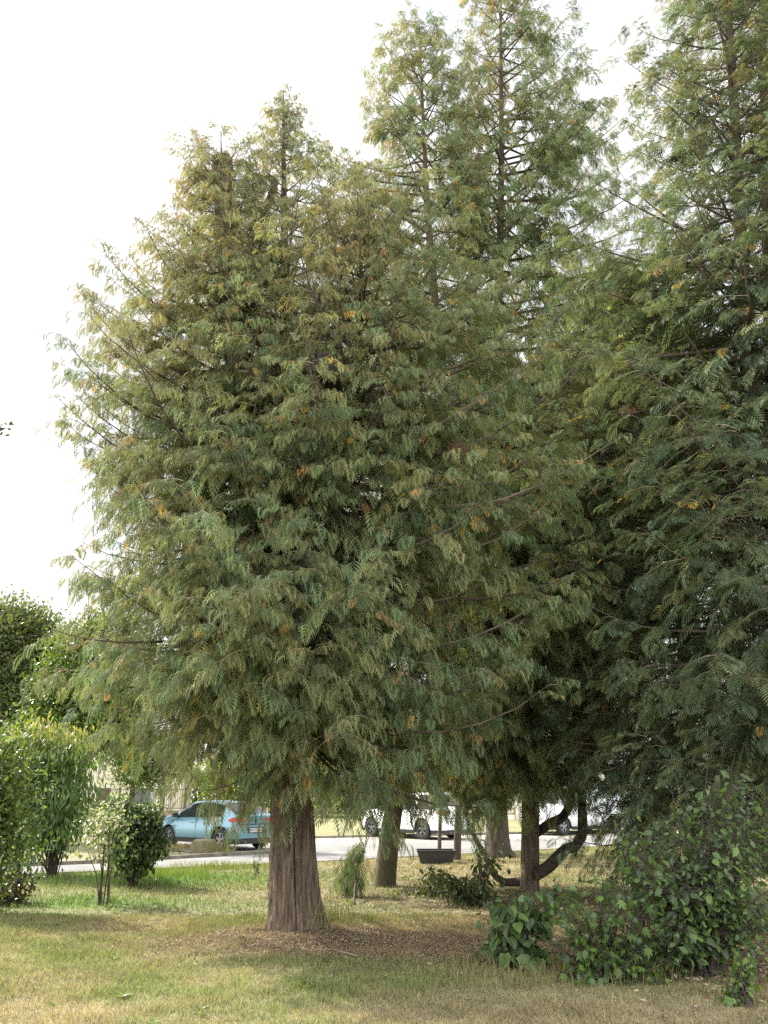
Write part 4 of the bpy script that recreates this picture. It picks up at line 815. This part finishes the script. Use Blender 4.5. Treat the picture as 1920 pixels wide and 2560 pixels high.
car('white_suv_car', 'white car with spoked alloy wheels parked behind the twin-stem cedar', (cx[0], cx[1], .03), hd2, 'paint_white', L=4.6, W=1.86, H=1.68, wb=2.8, rw=.35, kind='suv')
hd3 = R(32); p = G(1410, 2090)[:2]; u = np.array([math.cos(hd3), math.sin(hd3)]); lft = np.array([-u[1], u[0]])
cx = p + u * (3.1 / 2 + .1) + lft * (.96 - .135); hd3 += math.pi
car('white_van', 'pale silver-white van parked side-on at the far side behind the curved limbs', (cx[0], cx[1], .03), hd3, 'paint_silver', L=5.2, W=1.95, H=2.0, wb=3.1, rw=.34, kind='van')

# ------------------------------------------------------------------ small objects
M['tub'] = mat('black_plastic_tub', (.03, .03, .032), .5)
q = G(1090, 2158); rt = tag(empty('black_tub', q), 'black plastic tub standing on the grass between the cedars near the lane', 'tub')
m = MB(); W2, D2, H2 = .48, .34, .30
def ringbox(m, w0, d0, z0, w1, d1, z1, flip=False):
    v = [(-w0, -d0, z0), (w0, -d0, z0), (w0, d0, z0), (-w0, d0, z0), (-w1, -d1, z1), (w1, -d1, z1), (w1, d1, z1), (-w1, d1, z1)]
    m.add(v, [(0, 1, 5, 4), (1, 2, 6, 5), (2, 3, 7, 6), (3, 0, 4, 7)])
ringbox(m, W2 * .82, D2 * .8, 0, W2, D2, H2); ringbox(m, W2 * .80, D2 * .78, .02, W2 * .97, D2 * .96, H2); m.add([(-W2 * .8, -D2 * .78, .02), (W2 * .8, -D2 * .78, .02), (W2 * .8, D2 * .78, .02), (-W2 * .8, D2 * .78, .02)], [(0, 1, 2, 3)])
m.build('tub_body', M['tub'], rt)
m = MB()
for a, b_ in (((-1, -1), (1, -1)), ((1, -1), (1, 1)), ((1, 1), (-1, 1)), ((-1, 1), (-1, -1))): m.tube([(a[0] * W2, a[1] * D2, H2), (b_[0] * W2, b_[1] * D2, H2)], .02, 8)
m.build('rim', M['tub'], rt)
M['stone'] = mat('mossy_stone', (.22, .19, .13), .95, noise=1, col2=(.10, .11, .045), nscale=5, bump=.9, bscale=18)
def rock(name, label, px, size, seed, mt='stone'):
    import bmesh
    bm = bmesh.new(); bmesh.ops.create_cube(bm, size=1); bmesh.ops.subdivide_edges(bm, edges=bm.edges[:], cuts=7, use_grid_fill=True)
    for v in bm.verts:
        c = np.array(v.co); l = np.linalg.norm(c) + 1e-6; c = c * (.72 + .28 * .5 / l * 1.2) * 1.05
        d = vnoise(c[0] * 3 + c[2] * 2, c[1] * 3 - c[2], .7, seed) - .5; d2 = vnoise(c[0] * 9 + c[2] * 7, c[1] * 9, .9, seed + 1) - .5; c = c * (1 + .22 * d + .08 * d2); v.co = Vector(c * np.array(size))
    me = bpy.data.meshes.new(name); bm.to_mesh(me); bm.free(); me.materials.append(M[mt])
    for p_ in me.polygons: p_.use_smooth = True
    o = bpy.data.objects.new(name, me); COL.objects.link(o); b_ = G(*px); o.location = (b_[0], b_[1], size[2] * .42); return tag(o, label, 'stone')
rock('stone_block', 'squared mossy stone block on the verge in front of the blue car', (507, 2136), (.62, .5, .42), 4)
M['orange_stone_leaf'] = mat('ochre_stone_leaf', (.34, .20, .08), .9, noise=.3)
rock('yellow_leaf_patch', 'low ochre lump standing in for a yellow leaf patch left of the mossy stone block', (448, 2122), (.5, .3, .14), 9, 'orange_stone_leaf')  # flattened rock shape added in place of a patch of yellow leaves
rock('brown_stone', 'pale reddish-brown lump at the right edge beyond the thicket', (1915, 2290), (.34, .3, .22), 14, 'orange_stone_leaf')
M['post'] = mat('dark_brown_post', (.085, .055, .04), .85, noise=.3, nscale=5, stretch=(3, 3, .4))
q = G(396, 2114); rt = tag(empty('wooden_post', q), 'dark brown wooden post rising behind the round shrub', 'post')
m = MB(); m.box((0, 0, 1.45), (.13, .13, 3.0)); m.build('shaft', M['post'], rt); m = MB(); m.box((0, 0, 2.98), (.17, .17, .05)); m.build('cap', M['post'], rt)
# fence with low wall far left
M['render_cream'] = mat('cream_render', (.56, .50, .40), .9, noise=.08, nscale=1); M['lowwall'] = mat('brown_brick', (.26, .19, .14), .9, noise=.3, nscale=4)
M['tiles'] = mat('grey_roof_tiles', (.17, .17, .18), .55, noise=.25, nscale=2); M['brickred'] = mat('red_brick', (.30, .14, .09), .9, noise=.25, nscale=3); M['frame_w'] = mat('white_frame', (.7, .7, .68), .5)
M['winglass'] = mat('window_glass', (.03, .035, .04), .06, spec=1.0); M['fence_metal'] = mat('dark_fence_metal', (.05, .045, .04), .6)
fx0, fx1, FY = -22.5, -13.5, 56.0
rt = tag(empty('railing_fence', (fx0, FY, 0)), 'dark upright railing fence on a low brown wall in front of the tiled house', 'fence')
m = MB(); m.box(((fx1 - fx0) / 2, 0, .28), (fx1 - fx0, .3, .56)); m.box(((fx1 - fx0) / 2, 0, .585), (fx1 - fx0 + .1, .38, .05)); m.build('low_wall', M['lowwall'], rt)
m = MB(); m.box(((fx1 - fx0) / 2, 0, .74), (fx1 - fx0, .05, .05)); m.box(((fx1 - fx0) / 2, 0, 1.95), (fx1 - fx0, .05, .05)); m.build('rail', M['fence_metal'], rt)
for k in range(7):
    m = MB(); m.box((k * 1.5, 0, 1.35), (.14, .10, 1.48)); m.build('post', M['fence_metal'], rt)
m = MB()
for k in range(60): m.box((k * .15 + .07, 0, 1.345), (.025, .025, 1.16))
m.build('bars', M['fence_metal'], rt)
def house(name, label, loc, rz, W_, D_, eave, ridge, wallm, roofm, gable=True, wins=()):
    rt = tag(empty(name, loc, rz), label, 'house')
    m = MB(); m.box((0, 0, eave / 2), (W_, D_, eave)); m.add([(-W_ / 2, -D_ / 2, eave), (-W_ / 2, D_ / 2, eave), (-W_ / 2, 0, ridge - .15)], [(0, 1, 2)]); m.add([(W_ / 2, -D_ / 2, eave), (W_ / 2, D_ / 2, eave), (W_ / 2, 0, ridge - .15)], [(0, 1, 2)]); m.build('wall', M[wallm], rt)
    ro = MB(); nr = 26; ov = .5
    for sg in (-1, 1):
        for r_ in range(nr):
            t0, t1 = r_ / nr, (r_ + 1.08) / nr; y0, y1 = sg * (D_ / 2 + ov) * (1 - t0), sg * (D_ / 2 + ov) * (1 - min(t1, 1)); z0 = eave - .15 + (ridge - eave + .15) * t0; z1 = eave - .15 + (ridge - eave + .15) * min(t1, 1)
            nc = 60; x0 = np.linspace(-W_ / 2 - .4, W_ / 2 + .4, nc + 1)
            wv = .045 * np.sin(np.arange(nc + 1) * math.pi)
            va = []; 
            for xq, kq in zip(x0, range(nc + 1)):
                h_ = .09 if kq % 2 else .01; va += [(xq, y0, z0 + .06 + h_), (xq, y1, z1 + h_)]
            ro.add(va, [(2 * q_, 2 * q_ + 2, 2 * q_ + 3, 2 * q_ + 1) for q_ in range(nc)])
    rof = ro.build('roof', M[roofm], rt)
    m = MB(); m.box((W_ * .2, 0, ridge + .3), (.7, .7, 1.6)); m.box((W_ * .2, 0, ridge + 1.13), (.82, .82, .08)); m.build('chimney', M['brickred'], rof)
    m = MB(); m.box((0, -D_ / 2 - ov, eave - .12), (W_ + .8, .12, .14)); m.build('gutter', M['brickred'], rt)
    for wx, wz, ww, wh_ in wins:
        m = MB(); y_ = -D_ / 2 - .02
        for c_, s_ in (((wx, y_, wz + wh_ / 2), (ww + .16, .08, .08)), ((wx, y_, wz - wh_ / 2), (ww + .16, .08, .08)), ((wx - ww / 2, y_, wz), (.08, .08, wh_ - .08)), ((wx + ww / 2, y_, wz), (.08, .08, wh_ - .08)), ((wx, y_, wz), (.06, .06, wh_ - .08))): m.box(c_, s_)
        fr_ = m.build('window', M['frame_w'], rt); m = MB(); m.box((wx, -D_ / 2 - .01, wz), (ww - .06, .03, wh_ - .06)); m.build('pane', M['winglass'], fr_)
    m = MB(); m.box((W_ * .1, -D_ / 2 - .02, 1.05), (1.0, .06, 2.1)); dr = m.build('door', M['post'], rt); m = MB(); m.box((W_ * .1 + .38, -D_ / 2 - .07, 1.05), (.04, .05, .14)); m.build('handle', M['rim'], dr)
    return rt
house('tiled_house', 'cream house with a grey tiled roof seen through the branches at left', (-24.5, 70, 0), R(8), 15, 9, 5.6, 10.6, 'render_cream', 'tiles', wins=[(-5.5, 4.1, 1.1, 1.3), (-2.5, 4.1, 1.1, 1.3), (3.5, 4.1, 1.1, 1.3), (6, 4.1, 1.1, 1.3), (-5, 1.5, 1.2, 1.3), (4.5, 1.5, 1.4, 1.3)])
M['render_white'] = mat('white_render', (.72, .69, .62), .9, noise=.06, nscale=1); M['tiles_red'] = mat('red_roof_tiles', (.30, .13, .07), .8, noise=.25, nscale=2)
house('white_house', 'white house with a grey roof glimpsed through the trunks behind the van', (17, 60, 0), R(-10), 17, 9, 3.4, 6.2, 'render_white', 'tiles', wins=[(-6, 1.6, 1.2, 1.3), (-3, 1.6, 1.2, 1.3), (5, 1.6, 1.4, 1.3)])
m = MB()
rt = tag(empty('plank_fence', (-9, 52, 0)), 'low pale plank fence crossing the meadow right of the big trunk', 'fence')
for k in range(9):
    m = MB(); m.box((k * 2.2, k * .3, .42), (.1, .1, .84)); m.build('post', M['stake'], rt)
m = MB(); m.box((8.8, 1.2, .72), (17.9, .03, .10), math.atan2(.3, 2.2)); m.box((8.8, 1.2, .42), (17.9, .03, .10), math.atan2(.3, 2.2)); m.build('rail', M['stake'], rt)
